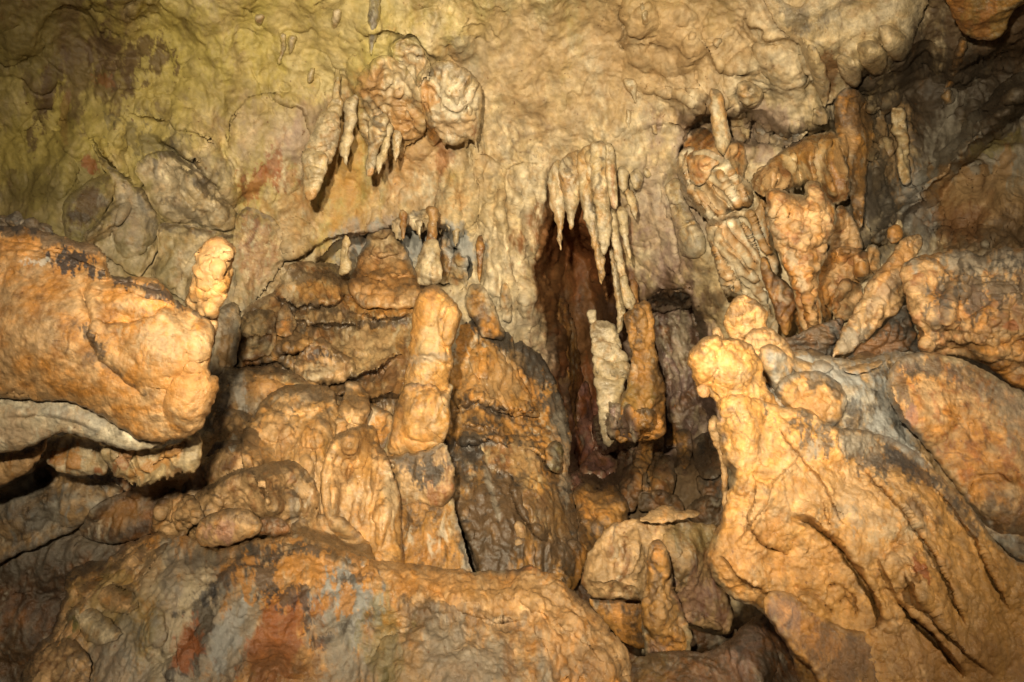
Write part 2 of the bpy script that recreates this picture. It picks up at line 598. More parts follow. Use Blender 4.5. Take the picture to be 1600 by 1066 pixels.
def folds(parent, n, A, Bp, Cp, Dp, sch, off, seed, w=1.15, edge='ochre', crust=('ochre', .15, 3), tip=.12):
    """the long hanging pleats of a curtain, each tapering to its own drip edge"""
    g = np.random.RandomState(seed)
    A, Bp, Cp, Dp = [np.array(v, float) for v in (A, Bp, Cp, Dp)]
    for i in g.permutation(n):
        t = (i + .5 + g.uniform(-.25, .25)) / n
        p, q = A + (Bp - A) * t, Cp + (Dp - Cp) * t
        q = q + (q - p) * g.uniform(-.22, .14)
        ax = q - p
        ln = np.hypot(*ax)
        nrm = np.array([-ax[1], ax[0]]) / ln
        w0 = np.hypot(*((Bp - A) + (Dp - Cp))) / 2 / n * w * g.uniform(.8, 1.3)
        bow = g.uniform(-.10, .10) * ln
        le, ri = [], []
        for k in range(8):
            u = k / 7
            c = p + ax * u + nrm * bow * math.sin(math.pi * u)
            h = w0 * .5 * (tip + (1 - tip) * (1 - u ** 2.2)) * (.75 + .25 * math.sin(2.6 * u + g.uniform(0, 1))) + .8
            le.append(c + nrm * h)
            ri.append(c - nrm * h)
        c = p + ax * .55 + nrm * (bow - w0 * .25)
        rot = math.degrees(math.atan2(ax[1], ax[0]))
        body('fold', le + ri[::-1], ('b', off), sch, 'sheet', None, parent=parent, fat=.95, soft=.1, amp=.22, blend=3, res=1.8, crust=crust,
             paints=[(c[0], c[1], ln * .5, max(1.6, w0 * .16), rot, edge, .75, .5, 8, .35), (q[0], q[1], ln * .12, w0 * .4, rot, edge, .6, .4, 8, .35)])


def auto_lobes(n, box, r0, r1, el, k, seed, a):
    """overlapping drip lobes of many sizes, longer than wide"""
    g = np.random.RandomState(seed)
    out = []
    for _ in range(n):
        x, y = g.uniform(box[0], box[2]), g.uniform(box[1], box[3])
        r = r0 * (r1 / r0) ** g.rand() ** 1.4
        lean = math.degrees(math.atan2(x - 800, y + 1464)) if y > -400 else 0
        out.append((x, y, r, r * g.uniform(1, el), -lean + g.uniform(-16, 16), r * a * k * g.uniform(.4, 1), g.uniform(.85, 1.6)))
    return out


# what has been built so far, seen from the entrance: later layers are laid onto it so that they grow together
GS = 3.0
GB = {}


def g_init(gx, gy, D, colr):
    xs, ys = np.arange(WX0, WX1, GS), np.arange(WY0, WY1, GS)
    ix = np.clip(np.searchsorted(gx, xs), 0, len(gx) - 1)
    iy = np.clip(np.searchsorted(gy, ys), 0, len(gy) - 1)
    GB['D'] = D[np.ix_(iy, ix)].copy()
    GB['C'] = colr[np.ix_(iy, ix)].copy()


def g_read(X, Y, blur, lim=None, med=None):
    x0, x1 = X.min() - 60, X.max() + 60
    y0, y1 = Y.min() - 60, Y.max() + 60
    i0, i1 = int(max(0, (x0 - WX0) / GS)), int(min(GB['D'].shape[1], (x1 - WX0) / GS + 2))
    j0, j1 = int(max(0, (y0 - WY0) / GS)), int(min(GB['D'].shape[0], (y1 - WY0) / GS + 2))
    D = GB['D'][j0:j1, i0:i1].copy()
    if lim is not None:                     # never hang on something standing free in front
        D = np.where(D < lim, med, D)
    for _ in range(blur):
        p = np.pad(D, 1, 'edge')
        D = (p[:-2, 1:-1] + p[2:, 1:-1] + p[1:-1, :-2] + p[1:-1, 2:] + 2 * D) / 6
    gx, gy = (X - WX0) / GS - i0, (Y - WY0) / GS - j0
    Cc = GB['C'][j0:j1, i0:i1]
    return bilin(D, gx, gy), np.stack([bilin(Cc[..., k], gx, gy) for k in range(3)], -1)


def g_write(x0, y0, res, Df, Cf, ins):
    n, m = Df.shape
    i0, i1 = int(max(0, math.ceil((x0 - WX0) / GS))), int(min(GB['D'].shape[1] - 1, (x0 + (m - 1) * res - WX0) / GS))
    j0, j1 = int(max(0, math.ceil((y0 - WY0) / GS))), int(min(GB['D'].shape[0] - 1, (y0 + (n - 1) * res - WY0) / GS))
    if i1 <= i0 or j1 <= j0:
        return
    ii = np.clip(np.round((np.arange(i0, i1) * GS + WX0 - x0) / res).astype(int), 0, m - 1)
    jj = np.clip(np.round((np.arange(j0, j1) * GS + WY0 - y0) / res).astype(int), 0, n - 1)
    d = Df[np.ix_(jj, ii)]
    sub = GB['D'][j0:j1, i0:i1]
    ok = ins[np.ix_(jj, ii)] & (d < sub)
    sub[ok] = d[ok]
    GB['C'][j0:j1, i0:i1][ok] = Cf[np.ix_(jj, ii)][ok]


# ------------------------------------------------------------------ a solid body from its outline, depth, swell and carved features
SEED = [0]


def tag(o, label=None, cat=None, group=None, kind=None):
    for k, v in (('label', label), ('category', cat), ('group', group), ('kind', kind)):
        if v:
            o[k] = v
    return o


def empty(name, px, py, d, label, cat, group=None):
    o = bpy.data.objects.new(name, None)
    COL.objects.link(o)
    o.location = [float(v) for v in unproject(px, py, d)]
    return tag(o, label, cat, group)


def body(name, outline, D, sch, kind, label=None, cat=None, group=None, parent=None, fat=1.0, hmax=None, soft=None, ext=0, up=0, blend=None, auto=None, lobes=(), steps=(),
         creases=(), paints=(), amp=1.0, rough=1.9, fringe=0, res=1.85, crust=None, back=.7, structure=False, warp=3., size=1.0):
    SEED[0] += 1
    seed = SEED[0]
    P = pts(outline)
    if ext:                                 # the foot runs on down behind what stands in front
        lo, hi = P[:, 1].min(), P[:, 1].max()
        P[:, 1] += ext * sstep(.6, .95, (P[:, 1] - lo) / (hi - lo))
    if up:                                  # the head runs on up behind what hangs over it
        lo, hi = P[:, 1].min(), P[:, 1].max()
        P[:, 1] -= up * sstep(.6, .95, (hi - P[:, 1]) / (hi - lo))
    P = smooth_poly(P, 3.0 if not fringe else 2.2)
    n = len(P)
    # roughen the outline; fringe = drip teeth on downward edges
    tn = np.roll(P, -1, 0) - np.roll(P, 1, 0)
    area = np.sum(P[:, 0] * np.roll(P[:, 1], -1) - np.roll(P[:, 0], -1) * P[:, 1])
    nr = np.c_[tn[:, 1], -tn[:, 0]] * (1 if area > 0 else -1)
    nr /= np.linalg.norm(nr, axis=1)[:, None] + 1e-9
    j = fbm(vec(P[:, 0] / 13, P[:, 1] / 13, np.full(n, seed * .7)), 3)
    off = rough * 1.5 * j
    if fringe:
        dn = np.clip(nr[:, 1], 0, 1)
        tooth = 1 - np.abs(perlin(vec(P[:, 0] / 5.5, np.full(n, seed * 3.3), np.full(n, .5)))) * 2.2
        big = .6 + .8 * perlin(vec(P[:, 0] / 24, np.full(n, seed * 1.3), np.full(n, .5)))
        P = P + np.c_[np.zeros(n), dn * fringe * np.clip(tooth, -.2, 1) * np.clip(big, .1, 1.6)]
    P = P + nr * off[:, None]
    x0, y0 = P.min(0) - 4
    x1, y1 = P.max(0) + 4
    bw, bh = x1 - x0, y1 - y0
    # swelling: solve a membrane over the outline on a coarse grid
    cs = max(bw, bh) / 84
    cx, cy = np.arange(x0, x1 + cs, cs), np.arange(y0, y1 + cs, cs)
    X, Y = np.meshgrid(cx, cy)
    d, _, _, ins, _ = poly_dist(X, Y, P)
    u = np.where(ins, d * cs, 0)
    for it in range(700):
        v = np.zeros_like(u)
        v[1:-1, 1:-1] = .25 * (u[:-2, 1:-1] + u[2:, 1:-1] + u[1:-1, :-2] + u[1:-1, 2:] + cs * cs)
        u = np.where(ins, u + 1.0 * (v - u), 0)
    q = np.where(ins, u / np.maximum(d, cs * .35), 0)
    msk = ins.astype(float)
    for it in range(3):                     # extend outwards
        nb = np.zeros_like(q)
        nm = np.zeros_like(q)
        for dy in (-1, 0, 1):
            for dx in (-1, 0, 1):
                nb += np.roll(np.roll(q * msk, dy, 0), dx, 1)
                nm += np.roll(np.roll(msk, dy, 0), dx, 1)
        q = np.where(msk > 0, q, nb / np.maximum(nm, 1e-9))
        msk = np.maximum(msk, (nm > 0).astype(float))
    # fine grid
    gx, gy = np.arange(x0, x1 + res, res), np.arange(y0, y1 + res, res)
    X, Y = np.meshgrid(gx, gy)
    d, nx, ny, ins, _ = poly_dist(X, Y, P)
    uu = bilin(q, (X - x0) / cs, (Y - y0) / cs) * d
    hp = fat * np.sqrt(2 * np.clip(uu, 0, None))
    if soft is None:
        soft = .28 if isinstance(D, tuple) and D[0] in ('w', 'b') else .12
    hp *= (uu.clip(0) / max(uu.max(), 1e-6)) ** soft
    hp[~ins] = 0
    Xv, Yv = np.where(ins, X, nx), np.where(ins, Y, ny)
    # base depth
    if isinstance(D, tuple) and D[0] == 'w':
        Db = wall_depth(Xv, Yv) - D[1]
        if len(D) > 2:
            Db = Db - D[2] * (Yv - y0) / bh
    elif isinstance(D, tuple) and D[0] == 'b':
        raw, _ = g_read(Xv, Yv, 0)
        med = float(np.median(raw[ins]))
        Db, bgc = g_read(Xv, Yv, 24, med - .8, med)
        Db = Db - D[1]
        if len(D) > 2:
            Db = Db - D[2] * (Yv - y0) / bh
        if blend is None:
            blend = 13
    elif isinstance(D, tuple) and len(D) == 2:
        Db = D[0] + (D[1] - D[0]) * (Yv - y0) / bh
    elif isinstance(D, tuple):
        s, t = (Xv - x0) / bw, (Yv - y0) / bh
        Db = (D[0] * (1 - s) + D[1] * s) * (1 - t) + (D[2] * (1 - s) + D[3] * s) * t
    else:
        Db = np.full(X.shape, float(D))
    h = hp * Db / F
    if hmax:
        h = hmax * np.tanh(h / hmax)
    edge = sstep(0, 7, np.where(ins, d, 0))
    lobes = list(lobes)
    if auto:
        lobes += auto_lobes(auto[0], (x0, y0, x1, y1), auto[1], auto[2], auto[3], auto[4], seed, float(Db.mean()) / F)
    TREAD[0] = np.zeros(X.shape)
    EDGE[0] = np.zeros(X.shape)
    h = h + macro(X, Y, lobes, steps, creases, seed, warp) * edge
    tread = TREAD[0]
    TREAD[0] = None
    V = unproject(Xv, Yv, Db - h).astype(np.float64)
    N = grid_normals(V)
    used = ins
    cell = used[:-1, :-1] | used[1:, :-1] | used[:-1, 1:] | used[1:, 1:]
    vm = np.zeros(X.shape, bool)
    vm[:-1, :-1] |= cell
    vm[1:, :-1] |= cell
    vm[:-1, 1:] |= cell
    vm[1:, 1:] |= cell
    idx = np.full(X.shape, -1)
    idx[vm] = np.arange(vm.sum())
    Vf = V[vm].astype(f32)
    a = float(Db[vm].mean()) / F
    rel = relief(kind, Vf / size, a, seed) * amp * size
    k = (.35 + .65 * edge[vm])
    Vf = Vf + (N[vm] * (rel * k)[:, None]).astype(f32)
    base_c = scheme_color(sch, Vf, seed, a, kind)
    if tread.max() > 0:
        mk = (tread[vm] * .85)[:, None]
        base_c = base_c * (1 - mk) + col('umber') * mk
    if EDGE[0].max() > 0:
        mk = EDGE[0][vm][:, None]
        base_c = base_c * (1 - mk) + np.array([.40, .20, .055], f32) * mk
    colr = paint(base_c, Xv[vm], Yv[vm], Vf, paints, seed)
    if blend:                               # grown together with what it grew on: colours run into each other
        if not (isinstance(D, tuple) and D[0] == 'b'):
            _, bgc = g_read(Xv, Yv, 0)
        nn = fbm(vec(Xv[vm] / 15, Yv[vm] / 22, np.full(vm.sum(), seed * .9)), 4, .6)
        mk = sstep(-.1, 1.0, np.where(ins, d, 0)[vm] / blend + .7 * nn)[:, None]
        colr = bgc[vm] * (1 - mk) + colr * mk
    # dark mud, soot and dust settled on what faces up
    dk = {'flute': .75, 'flow': .7, 'popcorn': .6, 'knob': .6, 'smooth': .45, 'drape': .35, 'bands': .3}.get(kind, 0)
    cr = crust if crust else ('mud', dk, 10)
    if cr[1] > 0:
        nn = fbm(vec(Xv[vm] / 16, Yv[vm] / 11, np.full(vm.sum(), seed * 2.1)), 5, .7)
        upz = N[vm][:, 2]
        mk = sstep(.42, .86, upz + .42 * nn)
        up = np.where(ins, (Yv - ny) / np.maximum(d, .01), 0)[vm]
        mk = np.maximum(mk, sstep(.25, .8, up) * sstep(1.25, .35, d[vm] / cr[2] + .9 * nn)) * cr[1]
        colr = colr * (1 - mk[:, None]) + col(cr[0]) * mk[:, None]
    cf = np.zeros(X.shape + (3,), f32)
    cf[vm] = colr
    g_write(x0, y0, res, Db - h, cf, ins)
    quads = np.stack([idx[:-1, :-1], idx[1:, :-1], idx[1:, 1:], idx[:-1, 1:]], -1)[cell]
    # back surface
    bm = vm & ins
    Vb = unproject(Xv, Yv, Db + back * hp * Db / F)[bm]
    idb = idx.copy()
    idb[bm] = np.arange(bm.sum()) + len(Vf)
    qb = np.stack([idb[:-1, :-1], idb[:-1, 1:], idb[1:, 1:], idb[1:, :-1]], -1)[cell]
    cb = colr[(bm[vm])]
    V_all = np.r_[Vf, Vb]
    org = np.array([V_all[:, 0].mean(), V_all[:, 1].mean(), V_all[:, 2].min()], f32)
    if parent is not None:
        org = np.array(parent.location, f32)
    me = make_mesh(name, V_all - org, np.r_[quads, qb], np.r_[colr, cb], KM.get(kind, 'rock'))
    o = bpy.data.objects.new(name, me)
    COL.objects.link(o)
    if parent is not None:
        o.parent = parent
        if label:
            o['label'] = label
    else:
        o.location = [float(t) for t in org]
        tag(o, label, cat, group, 'structure' if structure else None)
    return o


def build_wall(lobes, steps, creases, holes, paints):
    gx = np.r_[np.arange(WX0, -40, 7.), np.arange(-40, 1640, WST), np.arange(1640, WX1, 7.)]
    gy = np.r_[np.arange(WY0, -40, 7.), np.arange(-40, 1106, WST), np.arange(1106, WY1, 7.)]
    X, Y = np.meshgrid(gx, gy)
    D = wall_depth(X, Y)
    n1 = 2.6 * fbm(vec(X / 26, Y / 40, np.full(X.shape, 3.3)), 4)
    for outline, dep, soft in holes:        # recesses behind the wall line
        P = smooth_poly(pts(outline), 6)
        d, _, _, ins, _ = poly_dist(X, Y, P)
        sd = np.where(ins, d, -d) + 3 * n1
        D = D + dep * sstep(0, soft, sd)
    D = D - macro(X, Y, lobes, steps, creases, 1.0, 5.)
    V = unproject(X, Y, D).astype(np.float64)
    N = grid_normals(V)
    Vf = V.reshape(-1, 3).astype(f32)
    rel = relief('wall', Vf, .0058, 0)
    Vf = Vf + (N.reshape(-1, 3) * rel[:, None]).astype(f32)
    colr = scheme_color('wall', Vf, 0, .0058, 'wall')
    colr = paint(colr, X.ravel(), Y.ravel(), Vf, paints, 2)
    n, m = X.shape
    g_init(gx, gy, D, colr.reshape(n, m, 3))
    idx = np.arange(n * m).reshape(n, m)
    quads = np.stack([idx[:-1, :-1], idx[1:, :-1], idx[1:, 1:], idx[:-1, 1:]], -1).reshape(-1, 4)
    me = make_mesh('cave_wall', Vf, quads, colr, 'wall')
    o = bpy.data.objects.new('cave_wall', me)
    COL.objects.link(o)
    return tag(o, 'pale limestone wall and ceiling of the cave chamber', 'cave wall', None, 'structure')
B = body
# ------------------------------------------------------------------ STRUCTURE: chamber wall, floor, slopes
wall_setup([(-420, -330, 2.9), (200, -330, 3.4), (800, -330, 3.7), (1400, -330, 3.3), (2020, -330, 2.8),
            (0, 0, 4.3), (400, 0, 4.7), (800, 0, 4.9), (1200, 0, 4.5), (1600, 0, 3.9), (-420, 300, 3.8), (0, 300, 5.0),
            (250, 300, 5.2), (450, 300, 5.8), (700, 250, 6.0), (600, 370, 6.2), (850, 250, 6.2), (1000, 300, 6.0),
            (1150, 250, 5.6), (1350, 250, 5.1), (1500, 250, 4.8), (1600, 300, 4.5), (2020, 300, 3.6), (450, 450, 5.9),
            (600, 500, 5.9), (780, 420, 6.3), (900, 450, 6.7), (1000, 560, 6.8), (950, 700, 6.2), (1120, 450, 5.8),
            (1150, 600, 5.6), (1300, 450, 5.0), (1450, 400, 4.9), (300, 500, 5.0), (100, 450, 4.7), (600, 700, 5.2),
            (850, 750, 5.5), (1050, 750, 5.6), (1000, 950, 4.8), (850, 900, 4.9), (600, 900, 4.4), (300, 800, 4.3),
            (0, 800, 3.9), (-420, 800, 3.2), (1300, 800, 4.6), (1600, 800, 4.1), (2020, 800, 3.3), (-420, 1330, 2.9),
            (400, 1330, 3.8), (800, 1330, 4.2), (1300, 1330, 4.0), (2020, 1330, 3.0)])
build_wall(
    lobes=auto_lobes(120, (-60, -60, 1660, 700), 26, 120, 2.2, .38, 5, .0062) + auto_lobes(60, (690, 230, 860, 560), 8, 20, 5, .5, 6, .0065) + [
        (1330 + 290 * ((k * .618) % 1), 80 + 300 * ((k * .383 + .1) % 1), 30 + 34 * ((k * .71) % 1), 9 + 12 * ((k * .27) % 1), -38 + 24 * ((k * .55) % 1), .05 + .07 * ((k * .9) % 1), .9) for k in range(46)] + [
        
        (735, 300, 16, 70, 0, .10, .8), (762, 420, 18, 100, -4, .12, .8), (792, 400, 16, 120, -4, .12, .8), (824, 450, 16, 120, -8, .12, .8), (845, 330, 18, 70, 4, .10, .8), (700, 320, 20, 60, 0, .10, .8),
        (690, 60, 60, 45, 20, .14), (600, 120, 60, 55, 0, .10), (640, 190, 60, 60, 0, .10), (250, 210, 110, 60, 30, .10),
           (330, 300, 60, 60, 30, .10), (450, 400, 50, 60, 20, .16), (700, 380, 25, 90, 0, .08), (800, 420, 40, 130, -10, .12),
           (760, 330, 30, 90, 10, .07), (840, 300, 30, 60, 10, .07), (1040, 60, 70, 60, 0, .12), (1120, 100, 60, 70, -20, .14),
           (1200, 130, 70, 60, 10, .12), (1000, 20, 30, 40, 0, .10), (1085, 170, 40, 30, 20, .10), (1560, 330, 90, 60, 10, .16),
           (1530, 220, 70, 60, -30, .12), (1590, 180, 60, 50, -20, .12), (1480, 180, 60, 70, 20, .10), (1480, 320, 50, 60, 0, .08),
           (900, 560, 40, 60, 0, .12), (900, 630, 30, 50, 0, .12), (1060, 540, 16, 90, -8, .10), (1035, 520, 12, 80, -4, .10),
           (1085, 520, 14, 80, -8, .10), (1070, 610, 30, 60, 0, .10), (180, 60, 130, 60, 0, -.10), (60, 260, 60, 60, 0, .08)],
    steps=[("355,238 352,200 366,166 400,150 440,147 482,152", -.07, 28), ("432,408 455,402 480,390 520,371 560,362 600,356 640,350", .20, 40),
           ("640,350 665,342 700,350 722,372", .14, 30), ("975,-10 970,30 980,50 968,68 975,80", .10, 30),
           ("345,190 352,235 372,268 368,300", .06, 25), ("140,212 160,246 214,292 242,330 258,372", .16, 30), ("232,205 262,225 305,252 346,298 374,346", .16, 30), ("420,150 470,170 500,230", .08, 26), ("560,60 600,50 650,62 690,100", .10, 30), ("1160,20 1200,60 1246,62", .08, 26), ("1090,60 1130,110 1180,120", .08, 26), ("200,180 260,190 320,215 350,240", .06, 24), ("290,330 330,352 372,368", .08, 22), ("372,330 410,338 440,366 446,400", .08, 30), ("60,180 100,230 130,250", .06, 30), ("1245,60 1300,40 1380,20", -.06, 24), ("740,240 790,260 850,250", .05, 30), ("1000,200 1040,190 1075,205", .06, 22), ("1250,60 1258,100 1285,152", .12, 40),
           ("840,380 838,430 855,470 880,520 890,580", -.14, 40), ("860,330 842,370 838,400", -.10, 40),
           ("1000,140 1060,150 1095,165 1110,150", .10, 30), ("1035,300 1055,370 1060,420 1085,470", -.10, 30)],
    creases=[("975,-10 970,30 980,50 968,68 975,80", 3, .10), ("115,200 95,185 85,195", 4, .05), ("160,215 170,245 190,270", 4, .05),
             ("690,230 700,270 695,310", 4, .05), ("905,560 915,610 905,660", 5, .08)],
    holes=[("866,330 846,366 834,400 832,450 846,520 858,590 868,660 880,740 930,770 985,760 1000,690 985,600 985,540 975,480 970,440 952,390 905,345", 1.9, 46),
           ("500,400 540,372 590,362 640,345 700,350 722,390 735,430 690,450 560,440 500,430", .45, 16),
           ("1055,250 1075,190 1110,165 1180,172 1230,196 1290,185 1310,215 1240,240 1180,240 1120,220 1090,240", .6, 26),
           ("1000,468 1050,455 1092,470 1112,560 1122,640 1125,720 1060,740 1000,720 984,600", 1.4, 26),
           ("1310,140 1360,120 1440,60 1500,80 1620,40 1700,60 1700,390 1500,400 1420,380 1370,380 1345,330 1330,240", .45, 60),
           ("885,640 900,600 960,640 1060,640 1100,620 1110,680 1040,700 960,720 890,740", .35, 40)],
    paints=[(150, 110, 330, 190, 10, 'yellow', .8, .5, 60, .5), (90, 60, 130, 80, 10, 'umber', .75, .9, 40, .35), (330, 130, 80, 40, 0, 'umber', .35, .9, 30, .35), (60, 240, 60, 70, 0, 'yellow', .8, .9, 30, .3), (260, 60, 80, 40, 20, 'yellow', .7, .9, 30, .3), (380, 70, 60, 40, 0, 'yellow', .6, .9, 30, .3), (60, 300, 90, 16, 10, 'umber', .6, .9, 16, .3),  # upper left: yellow patches paint in light, umber patches paint in shade
            (500, 40, 260, 110, 0, 'yellow', .5, .5, 50, .5), (900, -30, 260, 60, 0, 'olive', .55, .5, 50, .5),  # yellow ceiling tint stands for a yellow-green lamp, put into the colour
            (205, 97, 40, 44, 30, 'umber', .8, .9, 16), (165, 127, 14, 9, 20, 'brown', .8, .6, 8), (72, 150, 12, 62, 18, 'umber', .8, .7, 16),
            (105, 180, 6, 40, 5, 'brown', .5, .5, 14), (150, 30, 90, 50, 0, 'umber', .5, .6, 30, .4),
            (30, 60, 60, 60, 0, 'olive', .6, .6, 30, .4), (402, 285, 24, 20, -40, 'rust', .75, .7, 10, .08),
            (425, 255, 10, 20, 20, 'rust', .7, .8, 8, .08), (450, 275, 14, 16, 0, 'rust', .45, 1.0, 5, .08),
            (600, 210, 90, 90, 0, 'orange', .4, .8, 24, .4), (560, 270, 60, 50, 0, 'orange', .35, .8, 20, .4),
            (480, 200, 30, 40, 20, 'mauve', .5, .6, 16, .4), (420, 210, 60, 50, 0, 'mauve', .3, .6, 20, .5),
            (690, 240, 14, 24, 0, 'rust', .5, .8, 8, .15), (235, 225, 60, 16, 25, 'dkgrey', .5, .9, 8, .25),
            (300, 240, 60, 14, 40, 'dkgrey', .4, .9, 8, .25), (620, 380, 90, 36, 0, 'bluegrey', .95, .3, 20, .2),
            (705, 385, 40, 40, 0, 'bluegrey', .9, .4, 16, .2), (735, 90, 26, 34, -10, 'grey', .5, .3, 12, .2),  # grey patch above right of the hanging block paints in its cast shadow
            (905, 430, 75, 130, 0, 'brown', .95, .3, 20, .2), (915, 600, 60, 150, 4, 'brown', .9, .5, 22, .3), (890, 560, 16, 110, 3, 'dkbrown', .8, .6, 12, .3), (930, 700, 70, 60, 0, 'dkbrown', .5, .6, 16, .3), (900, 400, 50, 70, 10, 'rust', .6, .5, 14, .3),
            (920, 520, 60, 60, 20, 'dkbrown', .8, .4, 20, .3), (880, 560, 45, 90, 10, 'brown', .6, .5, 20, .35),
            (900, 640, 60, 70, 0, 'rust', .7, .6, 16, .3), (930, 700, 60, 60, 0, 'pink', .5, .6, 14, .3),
            (1055, 560, 70, 130, -10, 'dkbrown', .85, .4, 16, .3), (1050, 540, 50, 100, -10, 'mauve', .5, .9, 14, .3), (1040, 350, 60, 80, 0, 'mauve', .45, .5, 20, .4),  # dkbrown on the recess wall puts its shade into the colour
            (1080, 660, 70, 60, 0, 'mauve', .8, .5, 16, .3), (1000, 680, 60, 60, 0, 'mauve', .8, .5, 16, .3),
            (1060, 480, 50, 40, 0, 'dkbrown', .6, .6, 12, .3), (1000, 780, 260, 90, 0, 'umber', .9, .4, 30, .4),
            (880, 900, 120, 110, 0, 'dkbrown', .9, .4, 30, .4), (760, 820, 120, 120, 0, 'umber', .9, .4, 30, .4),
            (980, 60, 80, 110, 0, 'tan', .5, .6, 26, .5), (830, 120, 130, 110, 0, 'tan', .45, .7, 24, .5),
            (1160, 210, 110, 40, 0, 'mauve', .6, .5, 16, .4), (1120, 180, 60, 24, 0, 'dkbrown', .7, .6, 12, .3),
            (1120, 60, 130, 70, 0, 'tan', .5, .7, 24, .5),
            (1480, 130, 150, 90, -30, 'mud', .95, .5, 24, .3), (1500, 120, 120, 14, -35, 'soot', .7, .7, 12, .3), (1560, 190, 110, 12, -30, 'soot', .7, .7, 12, .3), (1470, 200, 60, 10, -50, 'soot', .7, .7, 12, .3), (1590, 250, 80, 10, -30, 'dkgrey', .6, .7, 12, .3), (1500, 290, 10, 60, 25, 'soot', .6, .7, 12, .3), (1390, 300, 12, 70, 8, 'soot', .7, .7, 12, .3), (1440, 180, 14, 60, 10, 'umber', .8, .7, 12, .3), (1400, 90, 70, 40, -40, 'mud', .85, .6, 16, .3),
            (1560, 150, 120, 90, 0, 'mud', .9, .5, 26, .35), (1600, 40, 130, 60, 0, 'umber', .8, .5, 26, .35),
            (1360, 260, 50, 140, 5, 'mud', .9, .5, 20, .3), (1460, 250, 70, 90, 10, 'mud', .85, .6, 20, .35),
            (1560, 280, 110, 100, 0, 'grey', .7, .6, 22, .4), (1560, 320, 110, 60, 0, 'ochre', .6, .8, 18, .35),
            (1540, 370, 120, 40, 0, 'umber', .8, .6, 20, .35), (1430, 330, 26, 60, -12, 'bluegrey', .7, .4, 16, .5),
            (1370, 330, 60, 50, 0, 'dkgrey', .7, .6, 16, .35), (1500, 350, 40, 40, 0, 'brown', .6, .6, 16, .35),
            (1540, 250, 24, 14, -20, 'grey', .8, .7, 9, .3), (1500, 300, 24, 20, 0, 'tan', .7, .7, 9, .3), (1560, 225, 40, 12, -20, 'olive', .7, .7, 9, .3), (1590, 300, 40, 24, 0, 'tan', .6, .7, 10, .3), (1395, 235, 20, 50, 0, 'tan', .6, .8, 9, .3), (1330, 260, 16, 60, 0, 'mud', .7, .6, 9, .3), (40, 340, 160, 70, 0, 'olive', .6, .6, 22, .4), (90, 290, 60, 40, 30, 'olive', .5, .6, 16, .4),
            (140, 255, 10, 16, -30, 'rust', .8, .5, 8), (300, 420, 80, 70, 0, 'olive', .35, .6, 16, .4),
            (450, 380, 90, 60, 0, 'ochre', .25, .9, 12, .2), (560, 330, 100, 40, 0, 'orange', .25, .9, 10, .25),
            (340, 520, 60, 90, 0, 'grey', .6, .5, 20, .4), (770, 560, 120, 90, 30, 'grey', .4, .5, 20, .4)])


def cave_floor():
    x = np.linspace(-9, 9, 200)
    y = np.linspace(-6, 8, 160)
    X, Y = np.meshgrid(x, y)
    P = vec(X, Y, np.zeros(X.shape))
    Z = .10 * fbm(P * .8, 4) + .02 * ridged(P * 3, 3) - .1
    V = vec(X, Y, Z).reshape(-1, 3)
    n, m = X.shape
    idx = np.arange(n * m).reshape(n, m)
    q = np.stack([idx[:-1, :-1], idx[:-1, 1:], idx[1:, 1:], idx[1:, :-1]], -1).reshape(-1, 4)
    o = bpy.data.objects.new('cave_floor', make_mesh('cave_floor', V, q, scheme_color('mud', V, 3), 'rock'))
    COL.objects.link(o)
    tag(o, 'uneven brown cave floor under the rocks', 'cave floor', None, 'structure')


cave_floor()
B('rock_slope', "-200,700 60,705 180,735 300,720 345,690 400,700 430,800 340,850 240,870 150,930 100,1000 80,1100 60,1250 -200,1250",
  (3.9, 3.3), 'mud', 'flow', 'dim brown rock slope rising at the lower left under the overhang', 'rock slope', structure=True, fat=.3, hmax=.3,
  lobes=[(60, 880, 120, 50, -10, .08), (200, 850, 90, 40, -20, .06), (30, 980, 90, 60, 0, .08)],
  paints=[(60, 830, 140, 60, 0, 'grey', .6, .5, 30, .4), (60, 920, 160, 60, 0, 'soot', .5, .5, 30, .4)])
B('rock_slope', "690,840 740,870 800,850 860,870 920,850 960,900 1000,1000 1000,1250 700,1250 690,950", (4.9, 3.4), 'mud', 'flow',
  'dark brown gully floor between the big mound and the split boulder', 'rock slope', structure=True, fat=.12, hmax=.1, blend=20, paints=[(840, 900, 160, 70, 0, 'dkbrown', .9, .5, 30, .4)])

# pale folds of flowstone behind the outcrop
B('boulder', "96,330 108,305 135,285 165,272 178,290 168,330 135,362 122,374 104,356", ('b', .12), 'olive', 'smooth',
  'dark rounded rock lodged in the hollow above the outcrop', 'boulder', ext=20, fat=.8,
  paints=[(130, 330, 36, 30, 0, 'umber', .8, .5, 16, .3), (125, 338, 40, 6, 15, 'black', .5, .4, 8, .3)])
fl = "flowstone folds leaning on the upper left wall"
B('flowstone_fold', "145,226 152,240 178,262 215,288 240,325 256,368 240,402 216,432 168,402 128,376 150,350 168,326 178,300 160,262",
  ('b', .05), 'white', 'flow', 'pale grey fold with a finger shaped rib, beside the dark rounded rock', 'flowstone', fl, fat=.45, soft=.5, blend=16,
  lobes=[(165, 350, 16, 50, 48, .10, .6), (215, 345, 34, 60, 20, .08, .8), (200, 290, 20, 40, -40, .05, .8)],
  paints=[(225, 310, 14, 60, -25, 'dkgrey', .7, .6, 8, .25), (150, 250, 10, 30, -30, 'brown', .7, .5, 8, .3), (215, 340, 40, 50, 0, 'grey', .55, .5, 14, .4),
          (200, 420, 60, 40, 0, 'olive', .5, .6, 14, .4)])
